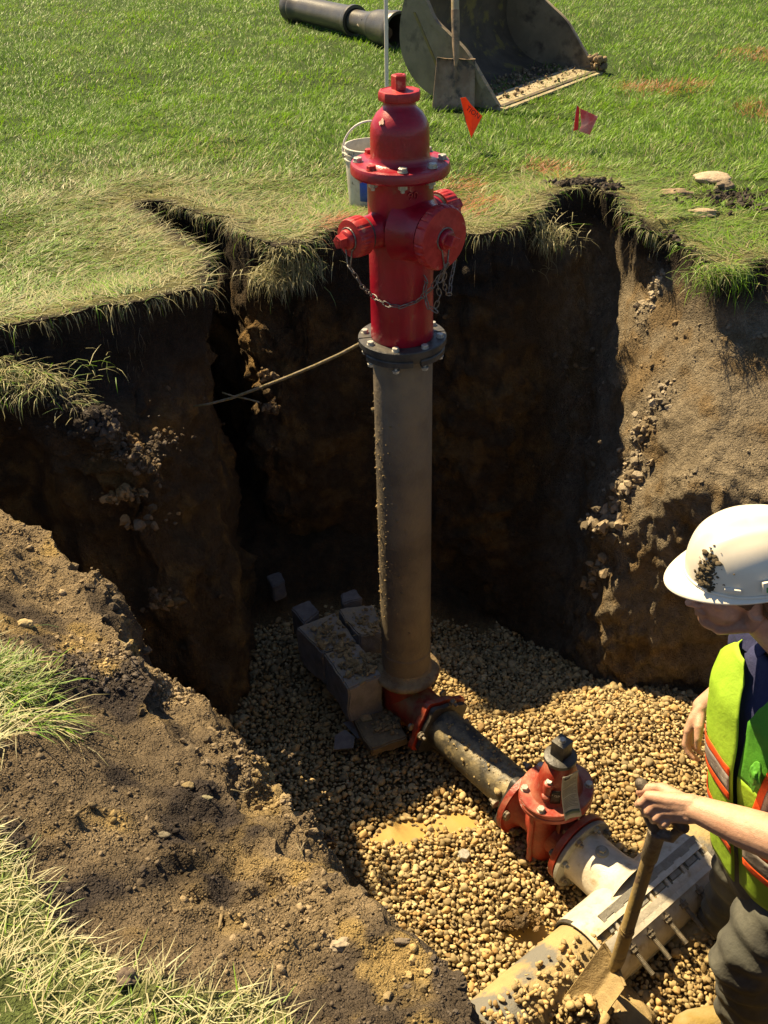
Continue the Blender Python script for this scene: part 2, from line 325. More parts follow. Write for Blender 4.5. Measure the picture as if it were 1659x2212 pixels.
# (lip, r1, r2, r3, foot)  None = interpolated
def P(px, py, z): return at(px, py, z)
def W(x, y, z): return Vector((x, y, z))
ST = [
 (W(1.5, .15, -.06), None, None, None, W(1.5, .5, -2)),
 (W(.75, .42, -.08), None, None, None, W(.8, .7, -2)),
 (P(1150, 2300, -.10), None, None, None, W(.42, 1.0, -2)),
 (P(1080, 2212, -.10), None, None, None, W(.33, 1.12, -2)),
 (P(1000, 2100, -.12), None, None, None, W(.25, 1.25, -2)),
 (P(850, 1977, -.15), None, None, None, W(.12, 1.5, -2)),
 (P(770, 1923, -.18), None, None, None, W(.03, 1.68, -2)),
 (P(674, 1876, -.22), P(674, 1873, -.30), P(686, 1868, -.42), None, W(-.08, 1.9, -2)),
 (P(590, 1833, -.26), P(612, 1822, -.33), P(655, 1822, -.40), None, W(-.14, 2.0, -2)),
 (P(557, 1780, -.27), P(575, 1775, -.33), P(621, 1764, -.39), None, W(-.18, 2.08, -2)),
 (P(508, 1736, -.28), P(535, 1725, -.34), P(598, 1726, -.40), None, W(-.24, 2.15, -2)),
 (P(431, 1646, -.28), P(455, 1640, -.35), P(526, 1626, -.41), None, W(-.36, 2.25, -2)),
 (P(373, 1587, -.28), P(395, 1580, -.35), P(480, 1570, -.42), None, W(-.44, 2.35, -2)),
 (P(315, 1484, -.28), P(338, 1478, -.34), P(427, 1475, -.41), None, W(-.55, 2.5, -2)),
 (P(252, 1375, -.28), P(275, 1370, -.34), P(350, 1395, -.40), None, W(-.72, 2.65, -2)),
 (P(180, 1286, -.28), P(188, 1280, -.32), P(215, 1275, -.38), None, W(-.9, 2.75, -2)),
 (P(90, 1165, -.26), None, None, None, W(-1.08, 2.85, -2)),
 (P(0, 1106, -.25), None, None, None, W(-1.25, 2.95, -1.6)),
 (P(-150, 1040, -.20), None, None, None, W(-1.45, 3.0, -1.2)),
 (W(-1.95, 2.95, -.1), None, None, None, W(-1.7, 3.03, -.9)),
 (W(-1.9, 3.2, 0), None, None, None, W(-1.62, 3.08, -.9)),
 (P(-60, 712, .04), P(0, 765, -.05), P(20, 860, -.10), P(60, 980, -.45), W(-1.4, 3.0, -1.3)),
 (P(60, 700, .04), P(60, 755, -.06), P(110, 870, -.13), P(130, 1020, -.45), W(-1.2, 2.95, -1.7)),
 (P(140, 680, .04), P(150, 765, -.10), P(220, 925, -.22), P(200, 1050, -.48), W(-1.03, 2.95, -2)),
 (P(210, 664, .04), P(225, 780, -.15), P(290, 1000, -.34), P(270, 1075, -.50), W(-.88, 2.98, -2)),
 (P(300, 652, .04), P(310, 790, -.20), P(345, 1010, -.42), P(330, 1130, -.62), W(-.72, 2.95, -2)),
 (P(385, 630, .04), P(400, 790, -.3), P(410, 1000, -.66), P(420, 1290, -1.15), W(-.62, 2.9, -2)),
 (P(448, 614, .04), P(455, 760, -.30), P(468, 960, -.70), P(500, 1330, -1.35), W(-.58, 3.1, -2)),
 (P(462, 586, .04), P(468, 760, -.34), P(480, 960, -.74), P(540, 1300, -1.45), W(-.64, 3.7, -2)),
 (P(440, 545, .04), P(452, 740, -.34), P(470, 930, -.74), None, W(-.78, 4.2, -2)),
 (P(395, 512, 0), None, None, None, W(-.88, 4.45, -2)),
 (P(330, 468, 0), None, None, None, W(-1.0, 4.7, -2)),
 (P(292, 438, 0), None, None, None, W(-1.0, 4.85, -2)),
 (P(340, 436, 0), None, None, None, W(-.93, 4.85, -2)),
 (P(400, 452, 0), None, None, None, W(-.84, 4.6, -2)),
 (P(480, 472, 0), None, None, None, W(-.70, 4.42, -2)),
 (P(540, 512, .05), P(545, 700, -.38), P(555, 880, -.72), None, W(-.58, 4.22, -2)),
 (P(600, 535, .05), P(602, 700, -.38), P(606, 880, -.72), None, W(-.45, 4.15, -2)),
 (P(660, 520, .05), None, None, None, W(-.33, 4.12, -2)),
 (P(720, 492, .05), None, None, None, W(-.2, 4.1, -2)),
 (P(850, 480, .05), None, None, None, W(.05, 4.08, -2)),
 (P(950, 490, .05), None, None, None, W(.28, 4.05, -2)),
 (P(1030, 503, .05), None, None, None, W(.42, 4.0, -2)),
 (P(1110, 494, .05), None, None, None, W(.56, 3.92, -2)),
 (P(1150, 458, .05), None, None, None, W(.66, 3.85, -2)),
 (P(1225, 410, .05), P(1230, 560, -.25), None, None, W(.78, 3.75, -2)),
 (P(1290, 400, .05), P(1290, 560, -.3), None, None, W(.86, 3.65, -2)),
 (P(1345, 440, .05), P(1325, 600, -.36), P(1300, 850, -.75), P(1275, 1100, -1.15), W(.92, 3.5, -2)),
 (P(1385, 490, .05), P(1365, 615, -.30), P(1345, 850, -.66), P(1300, 1130, -1.1), W(.93, 3.38, -2)),
 (P(1430, 514, 0), P(1400, 620, -.25), P(1372, 850, -.58), P(1335, 1160, -1.08), W(.98, 3.26, -2)),
 (P(1520, 562, 0), P(1480, 690, -.27), P(1440, 900, -.56), P(1420, 1100, -.86), W(1.12, 3.2, -2)),
 (P(1570, 596, 0), P(1555, 720, -.25), P(1530, 900, -.48), P(1500, 1060, -.68), W(1.3, 3.22, -2)),
 (P(1659, 562, 0), P(1665, 710, -.22), P(1670, 900, -.44), P(1600, 1070, -.64), W(1.5, 3.2, -2)),
 (P(1780, 590, 0), P(1790, 730, -.22), P(1800, 900, -.42), P(1720, 1090, -.62), W(1.68, 3.15, -2)),
 (W(2.3, 3.5, 0), W(2.2, 3.35, -.2), W(2.08, 3.15, -.4), W(1.98, 3.0, -.6), W(1.9, 2.8, -2)),
 (W(2.6, 2.6, 0), None, None, None, W(2.2, 2.4, -2)),
 (W(2.6, 1.5, 0), None, None, None, W(2.2, 1.5, -2)),
 (W(2.3, .6, -.03), None, None, None, W(2.1, .8, -2)),
]
ctl = []
for lip, a, b, c, ft in ST:
    seq = [lip, a, b, c, ft]
    if a is None:
        base = lip.lerp(ft, .08); seq[1] = Vector((base.x, base.y, lip.z-.12)) if b is None else lip.lerp(b, .5)
    if seq[2] is None: seq[2] = seq[1].lerp(ft, .33)
    if seq[3] is None: seq[3] = seq[2].lerp(ft, .45)
    ctl.append([list(p) for p in seq])
ctl = np.array(ctl)                      # (n,5,3)
nS = len(ctl)
# resample around
seglen = np.linalg.norm(np.roll(ctl, -1, 0)-ctl, axis=2)[:, :4].mean(1)
NU = 1180
cum = np.concatenate([[0], np.cumsum(seglen)]); tt = np.linspace(0, cum[-1], NU, endpoint=False)
k = np.searchsorted(cum, tt, 'right')-1; fr = (tt-cum[k])/seglen[k]
rings = ctl[k % nS]*(1-fr)[:, None, None] + ctl[(k+1) % nS]*fr[:, None, None]
def csmooth(a, s):
    w = np.exp(-.5*(np.arange(-3*s, 3*s+1)/s)**2); w /= w.sum(); o = np.zeros_like(a)
    for j, ww in zip(range(-3*s, 3*s+1), w): o += ww*np.roll(a, j, 0)
    return o
rings = csmooth(rings, 2)
lipn = rings[:, 0].copy()
jx = fbm(lipn*1., 7, 4, 5)*.055 + fbm(lipn, 40, 2, 9)*.014
tang = np.roll(lipn, -1, 0)-np.roll(lipn, 1, 0); tang /= np.linalg.norm(tang, axis=1)[:, None]
outn = np.stack([-tang[:, 1], tang[:, 0], 0*tang[:, 0]], 1)
# orientation sign: away from hole centre on average
if (outn*(lipn-np.array([.3, 2.6, 0]))).sum() < 0: outn = -outn
lipn[:, :2] += (outn*jx[:, None])[:, :2]
rings[:, 0] = lipn
rows = [10, 26, 30, 44]
cols = []
for i, n in enumerate(rows):
    t = np.arange(n)/n
    cols.append(rings[:, i][:, None]*(1-t)[None, :, None]+rings[:, i+1][:, None]*t[None, :, None])
cols.append(rings[:, 4][:, None])
G = np.concatenate(cols, 1); NV = G.shape[1]
# smooth vertically a little
for _ in range(3): G[:, 1:-1] = .25*G[:, :-2]+.5*G[:, 1:-1]+.25*G[:, 2:]
du = np.roll(G, -1, 0)-np.roll(G, 1, 0); dv = np.zeros_like(G); dv[:, 1:-1] = G[:, 2:]-G[:, :-2]; dv[:, 0] = G[:, 1]-G[:, 0]; dv[:, -1] = G[:, -1]-G[:, -2]
nrm = np.cross(du, dv); nrm /= np.maximum(np.linalg.norm(nrm, axis=2), 1e-9)[..., None]
cen = np.array([.3, 2.6, -.8])
if (nrm*(cen-G)).sum() < 0: nrm = -nrm       # into the hole
fl = G.reshape(-1, 3); ramp = np.clip(np.arange(NV)/9., 0, 1)[None, :]*np.ones((NU, 1)); ramp = ramp.ravel()
dip = fl*np.array([1, 1, .8])
w1 = worley(dip+.02*fbm(dip, 20, 2)[:, None], 16, 3); w2 = worley(dip, 38, 8)
rough_mask = sm(-.1, .35, fbm(dip, 3.1, 3, 21))
disp = fbm(dip, 2.2, 3, 1)*.07 + fbm(dip, 8, 4, 2)*.035 + fbm(dip, 30, 3, 3)*.010 + rough_mask*((.55-w1)*.045+(.5-w2)*.014) + (.5-w2)*.004
# vertical scrape marks left by the digger
rid = 1-np.abs(fbm(dip*np.array([1, 1, 1.5]), 5.5, 4, 61)*2.4); rid2 = 1-np.abs(fbm(dip, 14, 3, 63)*2.4)
disp += (np.clip(rid, -1, 1)**2*.035 + np.clip(rid2, -1, 1)**2*.014)*(.45+.8*rough_mask) - .018
disp += np.where(rough_mask > .3, np.floor((dip[:, 2]*9+fbm(dip, 3, 2, 71)*1.2))*0, 0) + (.45-worley(dip*np.array([1, 1, 1.7]), 9, 14))*.04*sm(-.2, .3, fbm(dip, 1.9, 2, 91))
rs_ = sm(1.05, 1.25, fl[:, 0])*sm(-.75, -.6, fl[:, 2]); lf_ = sm(-.35, -.6, fl[:, 0])
disp = disp*(1-.72*rs_) + lf_*fbm(dip, 3.3, 3, 17)*.10
disp += sm(.1, .5, fbm(dip, 1.7, 2, 33))*.006*np.sin(fl[:, 0]*95+fl[:, 1]*70+4*fbm(dip, 3, 2, 4))
G2 = (fl + nrm.reshape(-1, 3)*(disp*ramp)[:, None])
def soil_color(p, near=None):
    n1 = fbm(p, 2.6, 4, 40); n2 = fbm(p, 7, 4, 50); n3 = fbm(p, 18, 3, 60); n4 = fbm(p, 5, 3, 70)
    top = np.array([.034, .026, .019]); brn = np.array([.070, .048, .026]); och = np.array([.17, .105, .038]); gry = np.array([.22, .18, .125])
    d = sm(-.45, -.15, p[:, 2]+.12*n1)
    c = brn[None]*(1-d)[:, None]+top[None]*d[:, None]
    m = sm(.05, .35, n2)[:, None]*(1-d)[:, None]*.7; c = c*(1-m)+och*m
    rt = (sm(.7, 1.1, p[:, 0])*sm(2.4, 3.0, p[:, 1])*sm(-.08, -.2, p[:, 2]))[:, None]
    rc = gry*(1-sm(.0, .4, n2)[:, None]*.6)+och*sm(.0, .4, n2)[:, None]*.6
    c = c*(1-rt)+rc*rt
    lw_ = (sm(-.35, -.6, p[:, 0])*sm(-.1, -.35, p[:, 2]))[:, None]; c = c*(1+.55*lw_)
    # near bank: tan clay, dark topsoil and ochre smears
    nb = (sm(.25, -.05, p[:, 1]-(2.28-1.19*(p[:, 0]+.85)))*sm(3.0, 2.7, p[:, 1])*sm(-.7, -.5, p[:, 2]))[:, None]
    tan = np.array([.225, .17, .102]); dk = np.array([.050, .040, .035]); oc = np.array([.30, .215, .09])
    k1 = sm(-.05, .22, n1*.6+n4*.8 - .30*sm(-.45, -.75, p[:, 0])*0)[:, None]
    lowleft = sm(-.12, -.5, p[:, 0])*sm(1.72, 1.4, p[:, 1]+.3*p[:, 0])*sm(-.35, .1, n4+.35)
    k1 = np.clip(k1*.8+.5*lowleft[:, None], 0, 1)
    bc = tan*(1-k1)+dk*k1
    k2 = (sm(.18, .38, n2)*(1-lowleft))[:, None]; bc = bc*(1-k2)+oc*k2
    c = c*(1-nb)+bc*nb
    return c*(1+.25*n3)[:, None]
quad = lambda a, b: None
iu = np.arange(NU)[:, None]; iv = np.arange(NV-1)[None, :]
A = iu*NV+iv; B = ((iu+1) % NU)*NV+iv
F = np.stack([A, B, B+1, A+1], -1).reshape(-1, 4)
wall = link('pit_wall', np_mesh('pit_wall', G2, [F], soil_color(G2)), M_soil); lab(wall, kind='structure')
WG = G2.reshape(NU, NV, 3)

# ---- surrounding ground: constrained triangulation with the lip as its inner edge
lip2 = WG[:, 0, :2]
def inside(poly, q):
    x, y = q[:, 0], q[:, 1]; c = np.zeros(len(q), bool); n = len(poly); j = n-1
    for i in range(n):
        xi, yi = poly[i]; xj, yj = poly[j]
        cond = ((yi > y) != (yj > y)) & (x < (xj-xi)*(y-yi)/(yj-yi+1e-12)+xi); c ^= cond; j = i
    return c
def lipdist(q, chunk=4000, step=2):
    L = lip2[::step]; d = np.empty(len(q)); ix = np.empty(len(q), int)
    for s in range(0, len(q), chunk):
        dd = ((q[s:s+chunk, None]-L[None])**2).sum(2); ix[s:s+chunk] = dd.argmin(1); d[s:s+chunk] = np.sqrt(dd.min(1))
    return d, ix*step
dirt_px = [(-700, 1200), (-130, 1300), (-40, 1345), (35, 1470), (35, 1560), (-40, 1640), (-400, 1690), (-400, 1740), (-40, 1775), (25, 1850), (75, 1930), (120, 2010), (200, 2050), (280, 2110),
           (400, 2150), (450, 2135), (560, 2125), (660, 2225), (800, 2400)]
dirt_poly = [tuple(at(x, y, -.05)[:2]) for x, y in dirt_px]+[(.1, .55), (.6, -.2), (1.6, -.4), (1.6, .3), (.3, 1.3), (-.3, 2.2), (-1.2, 2.7), (-2.2, 3.0), (-2.4, 2.6)]
def in_dirt(q): return inside(dirt_poly, q)
def grid(x0, x1, y0, y1, s):
    x, y = np.meshgrid(np.arange(x0, x1, s), np.arange(y0, y1, s)); q = np.stack([x.ravel(), y.ravel()], 1)
    return q+RNG.uniform(-.35, .35, q.shape)*s
pts = np.concatenate([grid(-1.7, 1.0, .3, 2.9, .0125), grid(-3, 3.2, -.5, 6.2, .06), grid(-6, 7, -1.5, 14, .35)])
d, _ = lipdist(pts); ins = inside(lip2, pts)
n0 = len(grid(-1.7, 1.0, .3, 2.9, .0125)) if False else 0
fine = np.zeros(len(pts), bool); nf = ((np.arange(len(pts))) < len(np.arange(-1.7, 1.0, .0125))*len(np.arange(.3, 2.9, .0125)))
keep = (~ins) & (d > .010) & (~nf | (d < .75)) & (nf | ((pts[:, 0] < -1.7) | (pts[:, 0] > 1.0) | (pts[:, 1] > 2.9) | (pts[:, 1] < .3) | (d > .74)))
pts = pts[keep]
far = [(-160, -120), (0, -120), (160, -120), (160, 0), (160, 220), (0, 220), (-160, 220), (-160, 0)]+[(40*math.cos(a), 5+40*math.sin(a)) for a in np.linspace(0, 2*PI, 24, endpoint=False)]
allp = [Vector(p) for p in lip2]+[Vector(p) for p in pts]+[Vector(p) for p in far]
ed = [(i, (i+1) % NU) for i in range(NU)]
vo, eo, fo, ov, oe, of = delaunay_2d_cdt(allp, ed, [], 0, 1e-6)
vo = np.array([v[:] for v in vo]); fo = np.array(fo)
cc = vo[fo].mean(1); fo = fo[~inside(lip2, cc)]
def ground_z(q):
    d, ix = lipdist(q, step=1); zl = WG[ix, 0, 2]
    z = zl*np.exp(-(d/.30)**2)
    p3 = np.concatenate([q, np.zeros((len(q), 1))], 1)
    nearb = sm(3.2, 2.8, q[:, 1])*sm(1.8, 1.2, np.abs(q[:, 0]))*sm(.0, .05, d)
    near = nearb > .001
    h = np.zeros(len(q)); pn = p3[near]
    rm = sm(-.25, .25, fbm(pn, 3.2, 3, 77))
    h[near] = fbm(pn, 4, 4, 80)*.03 + fbm(pn, 22, 3, 81)*.010 + (.15+rm)*((.5-worley(pn, 17, 5))*.034+(.5-worley(pn, 41, 6))*.018+(.5-worley(pn, 85, 2))*.007) + (.5-worley(pn, 70, 6))*.004 + (1-np.abs(fbm(pn, 9, 4, 83)*2.4))**2*.016*(.3+rm)
    h[near] += .014*np.maximum(0, np.sin(pn[:, 0]*30*.78+pn[:, 1]*30*.62+2*fbm(pn, 3, 2, 5)))*sm(.2, -.1, fbm(pn, 2.4, 2, 7))*.7
    z += h*nearb + (1-nearb)*.012*fbm(p3, 1.6, 2, 90)*sm(.05, .3, d)
    return z
gz = ground_z(vo)
d0 = np.arange(len(vo)) < 0
# exact lip height on lip vertices
dl, il = lipdist(vo, step=1); on = dl < 1e-4; gz[on] = WG[il[on], 0, 2]
GV = np.concatenate([vo, gz[:, None]], 1)
dirt_v = in_dirt(vo)
gc = soil_color(GV); lawn_c = np.array([.055, .095, .02])
pp = GV*1.; mixd = np.where(dirt_v | (dl < .03), 1., 0.)
ln_ = np.exp(-(dl/.5)**2)[:, None]*.8; lawn_c = lawn_c[None]*(1-ln_)+np.array([.22, .20, .09])*ln_
gc = gc*mixd[:, None] + (lawn_c*(1+.5*fbm(pp, 6, 3, 12))[:, None])*(1-mixd)[:, None]
v0, v1, v2 = GV[fo[:, 0]], GV[fo[:, 1]], GV[fo[:, 2]]
fl_ = np.cross(v1-v0, v2-v0)[:, 2] < 0; fo[fl_] = fo[fl_][:, ::-1]
gme = np_mesh('ground', GV, [fo], gc); ground = link('ground', gme, M_soil); lab(ground, kind='structure')

# ---- pit floor
MOUND = at(1270, 1400, -1.47)
def floor_z(q):
    p3 = np.concatenate([q, np.zeros((len(q), 1))], 1)
    z = -1.725 + .02*fbm(p3, 2.5, 3, 5)
    dm = ((q[:, 0]-MOUND.x-.05)/.62)**2+((q[:, 1]-MOUND.y+.10)/.48)**2
    z += .03*np.exp(-dm*1.3) - .36*np.clip(q[:, 1]-2.95, 0, .75)*sm(.0, .5, q[:, 0])
    z += .05*sm(1.15, .9, q[:, 0]+0*q[:, 1])*sm(1.9, 1.5, q[:, 1])*0
    for (px, py, rx, ry, dp) in ((860, 1797, .10, .055, .035), (995, 1775, .13, .06, .035), (1150, 2022, .10, .045, .045)):
        c = at(px, py, -1.74); dd = ((q[:, 0]-c.x)/rx)**2+((q[:, 1]-c.y)/ry)**2; z -= dp*np.exp(-dd)
    # gravel heaped in front of the worker, on and beside the main
    c = at(1480, 2110, -1.6); dd = ((q[:, 0]-c.x)/.28)**2+((q[:, 1]-c.y)/.20)**2; z += .08*np.exp(-dd)
    c = at(1250, 2190, -1.52); dd = ((q[:, 0]-c.x)/.16)**2+((q[:, 1]-c.y)/.10)**2; z += .27*np.exp(-dd)
    c = at(1620, 1850, -1.5); dd = ((q[:, 0]-c.x)/.26)**2+((q[:, 1]-c.y)/.26)**2; z += .24*np.exp(-dd)
    return z
GVL = [(430, 1330), (545, 1352), (660, 1335), (800, 1335), (960, 1330), (1100, 1338), (1240, 1362), (1400, 1402), (1700, 1480)]
_gz = [-1.72, -1.72, -1.75, -1.8, -1.85, -1.95, -1.97, -1.9, -1.8]
_gx = np.array([at(a, b, c).x for (a, b), c in zip(GVL, _gz)]); _gy = np.array([at(a, b, c).y for (a, b), c in zip(GVL, _gz)])
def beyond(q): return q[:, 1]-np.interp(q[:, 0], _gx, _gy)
xs = np.arange(-2.2, 2.7, .02); ys = np.arange(.3, 5.2, .02)
X, Y = np.meshgrid(xs, ys, indexing='ij'); q = np.stack([X.ravel(), Y.ravel()], 1)
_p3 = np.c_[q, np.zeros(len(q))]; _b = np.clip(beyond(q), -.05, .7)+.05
fz = floor_z(q)-.012+_b*.55+(fbm(_p3, 7, 4, 31)*.05+(.5-worley(_p3, 18, 4))*.04)*sm(0, .15, _b); nx, ny = X.shape
i = np.arange(nx-1)[:, None]*ny+np.arange(ny-1)[None, :]
Ff = np.stack([i, i+ny, i+ny+1, i+1], -1).reshape(-1, 4)
fv = np.concatenate([q, fz[:, None]], 1)
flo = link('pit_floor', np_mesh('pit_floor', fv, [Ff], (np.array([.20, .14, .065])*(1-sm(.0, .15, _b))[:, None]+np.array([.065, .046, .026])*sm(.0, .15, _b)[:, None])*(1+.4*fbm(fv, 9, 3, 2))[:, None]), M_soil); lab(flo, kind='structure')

# ---- muddy puddles
for (px, py, rx, ry, zz) in ((865, 1800, .12, .075, -1.7455), (990, 1780, .15, .075, -1.743), (1150, 2020, .13, .07, -1.745)):
    c = at(px, py, zz); n = 40
    vs = [(c.x+rx*math.cos(2*PI*t/n)*(1+.45*mn.noise(Vector((math.cos(2*PI*t/n)*2, math.sin(2*PI*t/n)*2, px*.1)))), c.y+ry*math.sin(2*PI*t/n)*(1+.45*mn.noise(Vector((math.cos(2*PI*t/n)*2, math.sin(2*PI*t/n)*2, py*.1)))), c.z) for t in range(n)]
    o = MB().add(vs, [tuple(range(n))]).build('puddle', M_water, angle=None)
    lab(o, {865: 'tan muddy puddle half in shade on the gravel', 990: 'sunlit tan muddy puddle left of the black pipe', 1150: 'small muddy puddle beside the buried main pipe'}[px], 'puddle', kind='structure')

# ------------------------------------------------------------------ lumps: gravel, crumbs
def ico(sub):
    bm = bmesh.new(); bmesh.ops.create_icosphere(bm, subdivisions=sub, radius=1); bm.verts.index_update()
    v = np.array([x.co[:] for x in bm.verts]); f = np.array([[y.index for y in x.verts] for x in bm.faces]); bm.free(); return v, f
ICO1, ICO2 = ico(1), ico(2)
def lumps(name, pos, rad, col, sub, mat_, squash=(.42, .85), jag=.24, smooth=True, nvar=24):
    bv, bf = (ICO1, ICO2)[sub-1]; n = len(pos); m = len(bv)
    var = []
    for s in range(nvar):
        r = 1+jag*fbm(bv+s*7.1, 1.4, 2, s)*2
        if sub == 2: # knock a few flats
            v = bv*r[:, None]
            for _ in range(8):
                dn = RNG.normal(size=3); dn /= np.linalg.norm(dn); h = v@dn; cut = RNG.uniform(.5, .78); v = v-np.maximum(h-cut, 0)[:, None]*dn[None]*.85
        else: v = bv*r[:, None]
        var.append(v)
    var = np.array(var); k = RNG.integers(0, nvar, n)
    sc = np.stack([RNG.uniform(.85, 1.3, n), RNG.uniform(.75, 1.0, n), RNG.uniform(squash[0], squash[1], n)], 1)*rad[:, None]
    a = RNG.uniform(0, 2*PI, n); t = RNG.normal(0, .45, n); u = RNG.normal(0, .45, n)
    ca, sa, ct, st, cu, su = np.cos(a), np.sin(a), np.cos(t), np.sin(t), np.cos(u), np.sin(u)
    Z = np.zeros(n); O = np.ones(n)
    Rz = np.stack([ca, -sa, Z, sa, ca, Z, Z, Z, O], 1).reshape(n, 3, 3); Rx = np.stack([O, Z, Z, Z, ct, -st, Z, st, ct], 1).reshape(n, 3, 3); Ry = np.stack([cu, Z, su, Z, O, Z, -su, Z, cu], 1).reshape(n, 3, 3)
    RM = Rz@Rx@Ry
    V = np.einsum('nij,nmj->nmi', RM, var[k]*sc[:, None, :])+pos[:, None]
    Fx = (bf[None]+(np.arange(n)*m)[:, None, None]).reshape(-1, 3)
    return np_mesh(name, V.reshape(-1, 3), [Fx], np.repeat(col, m, 0), smooth)
def visible(p, mx=140):
    v = p-np.array([0, 0, CH]); dz = v@np.array(_f); x = 829.5+FPX*(v@np.array(_r))/dz; y = 1106-FPX*(v@np.array(_u))/dz
    return (x > -mx) & (x < 1659+mx) & (y > -mx) & (y < 2212+mx) & (dz > .1)
foot2 = WG[:, -25, :2]
def stone_col(n):
    base = np.array([.50, .375, .185]); c = np.tile(base, (n, 1))*RNG.uniform(.48, 1.2, (n, 1))
    k = RNG.random(n); c[k < .22] *= np.array([.80, .82, .88]); c[k > .93] *= np.array([1.15, 1.22, 1.35]); c[(k > .22) & (k < .42)] *= np.array([1.0, .86, .7])
    return c
# pipes clear gravel out of their way
DD = Vector((.605, -.796, 0)).normalized(); MM = Vector((.796, .605, 0)).normalized(); SMc = 1.872
def LW(sd, s_m, z): return DD*sd+MM*s_m+Vector((0, 0, z))
def clear_pipe(p):
    sd = p[:, 0]*DD.x+p[:, 1]*DD.y; s_ = p[:, 0]*MM.x+p[:, 1]*MM.y
    a = (np.hypot(s_-SMc, p[:, 2]+1.57) < .075) & (sd > -2.3) & (sd < -1.1)
    b = (np.hypot(sd+1.06, p[:, 2]+1.61) < .125)
    return ~(a | b)
g1 = grid(-1.3, 2.1, .9, 4.3, .0178); g2 = grid(-1.3, 2.1, .9, 4.3, .027)
z1 = floor_z(g1); z2 = floor_z(g2)+.010
gp = np.concatenate([np.c_[g1, z1], np.c_[g2, z2]])
gr = np.concatenate([RNG.gamma(8, .00118, len(g1)), RNG.gamma(8, .00132, len(g2))]); gr = np.clip(gr, .005, .024); gr[RNG.random(len(gr)) < .03] *= 1.6
ok = visible(gp, 60) & inside(foot2, gp) & clear_pipe(gp) & (beyond(gp) < RNG.normal(0, .05, len(gp)))
# hide nothing else; drop stones under the near bank (the bank stands over them)
ok &= ~inside(dirt_poly, gp[:, :2]-np.array([.10, .12]))
pud = np.ones(len(gp), bool)
for (px, py, rx, ry) in ((865, 1800, .075, .05), (990, 1780, .09, .045), (1150, 2020, .09, .045)):
    c = at(px, py, -1.745); pud &= ~(((gp[:, 0]-c.x)/rx)**2+((gp[:, 1]-c.y)/ry)**2 < RNG.uniform(.5, 1.3, len(gp)))
ok &= pud
gp, gr = gp[ok], gr[ok]
shade = (gp[:, 1]-.2*gp[:, 0] > 3.45) | (gp[:, 0] < -.35)
col = stone_col(len(gp)); mud = sm(.0, .4, fbm(gp, 4, 3, 19))[:, None]*.55; col = col*(1-mud)+np.array([.33, .235, .10])*mud
for nm, msk, sub in (('gravel', ~shade, 2), ('gravel', shade, 1)):
    o = link(nm, lumps(nm, gp[msk], gr[msk], col[msk], sub, M_stone), M_stone)
    lab(o, 'rounded tan pea gravel sunlit around the pipes' if sub == 2 else 'rounded brown gravel lying in the shaded rear of the pit', 'gravel', kind='stuff')
print('gravel', len(gp), (~shade).sum())
# stones lying on top of the half buried main
n = 230; sdm = RNG.uniform(-1.10, -.98, n); smm = RNG.uniform(1.15, 1.62, n); k = RNG.random(n) < sm(1.75, 1.2, smm)*.6+.5*sm(-1.09, -1.0, sdm)
sdm, smm = sdm[k], smm[k]; p = np.array([LW(a, b, -1.61+math.sqrt(max(0, .135**2-(a+1.06)**2))+.004) for a, b in zip(sdm, smm)])
rr = RNG.uniform(.007, .014, len(p)); o = link('gravel', lumps('gravel', p, rr, stone_col(len(p)), 2, M_stone), M_stone); lab(o, 'loose stones scattered on top of the muddy main pipe', 'gravel', kind='stuff')

# soil crumbs on bank and ledges
def scatter_wall(n, cond):
    u = RNG.integers(0, NU, n*6); v = RNG.integers(3, NV-20, n*6); p = WG[u, v]+RNG.normal(0, .003, (n*6, 3)); k = cond(p, u, v); p = p[k][:n]; return p
def bank_pts(n):
    q = np.stack([RNG.uniform(-1.5, .9, n), RNG.uniform(.3, 2.8, n)], 1); d, _ = lipdist(q); k = in_dirt(q) & ~inside(lip2, q) & (d < .7); q = q[k]
    z = ground_z(q); return np.c_[q, z]
bp = bank_pts(60000)
dens = fbm(bp, 3.2, 3, 77); k = RNG.random(len(bp)) < np.clip(.25+.9*sm(-.2, .3, dens), 0, 1); bp = bp[k]; bp = bp[visible(bp, 30)][:34000]
br = np.clip(RNG.pareto(2.8, len(bp))*.0016+.0019, 0, .011)
bc = soil_color(bp)*RNG.uniform(.8, 1.75, (len(bp), 1)); o = link('soil_crumbs', lumps('soil_crumbs', bp+np.array([0, 0, .001]), br, bc, 1, M_crumb, squash=(.7, 1), jag=.3), M_crumb)
lab(o, 'loose crumbs of dark and tan soil on the near bank', 'soil', kind='stuff')
def wp_cond(p, u, v):
    dn = fbm(p, 5, 3, 21); vis = visible(p, 20); up = nrm[u, v, 2]
    return vis & (RNG.random(len(p)) < np.clip(up*1.6, .03, 1)*sm(-.2, .3, dn)) & (p[:, 2] > -1.45)
wp = scatter_wall(16000, wp_cond); wr = np.clip(RNG.pareto(2.2, len(wp))*.0018+.0018, 0, .017)
o = link('soil_crumbs', lumps('soil_crumbs', wp, wr, soil_color(wp)*RNG.uniform(.8, 1.4, (len(wp), 1)), 1, M_crumb, squash=(.7, 1), jag=.4, smooth=False), M_crumb)
lab(o, 'crumbled soil clinging to the ledges and walls of the pit', 'soil', kind='stuff')
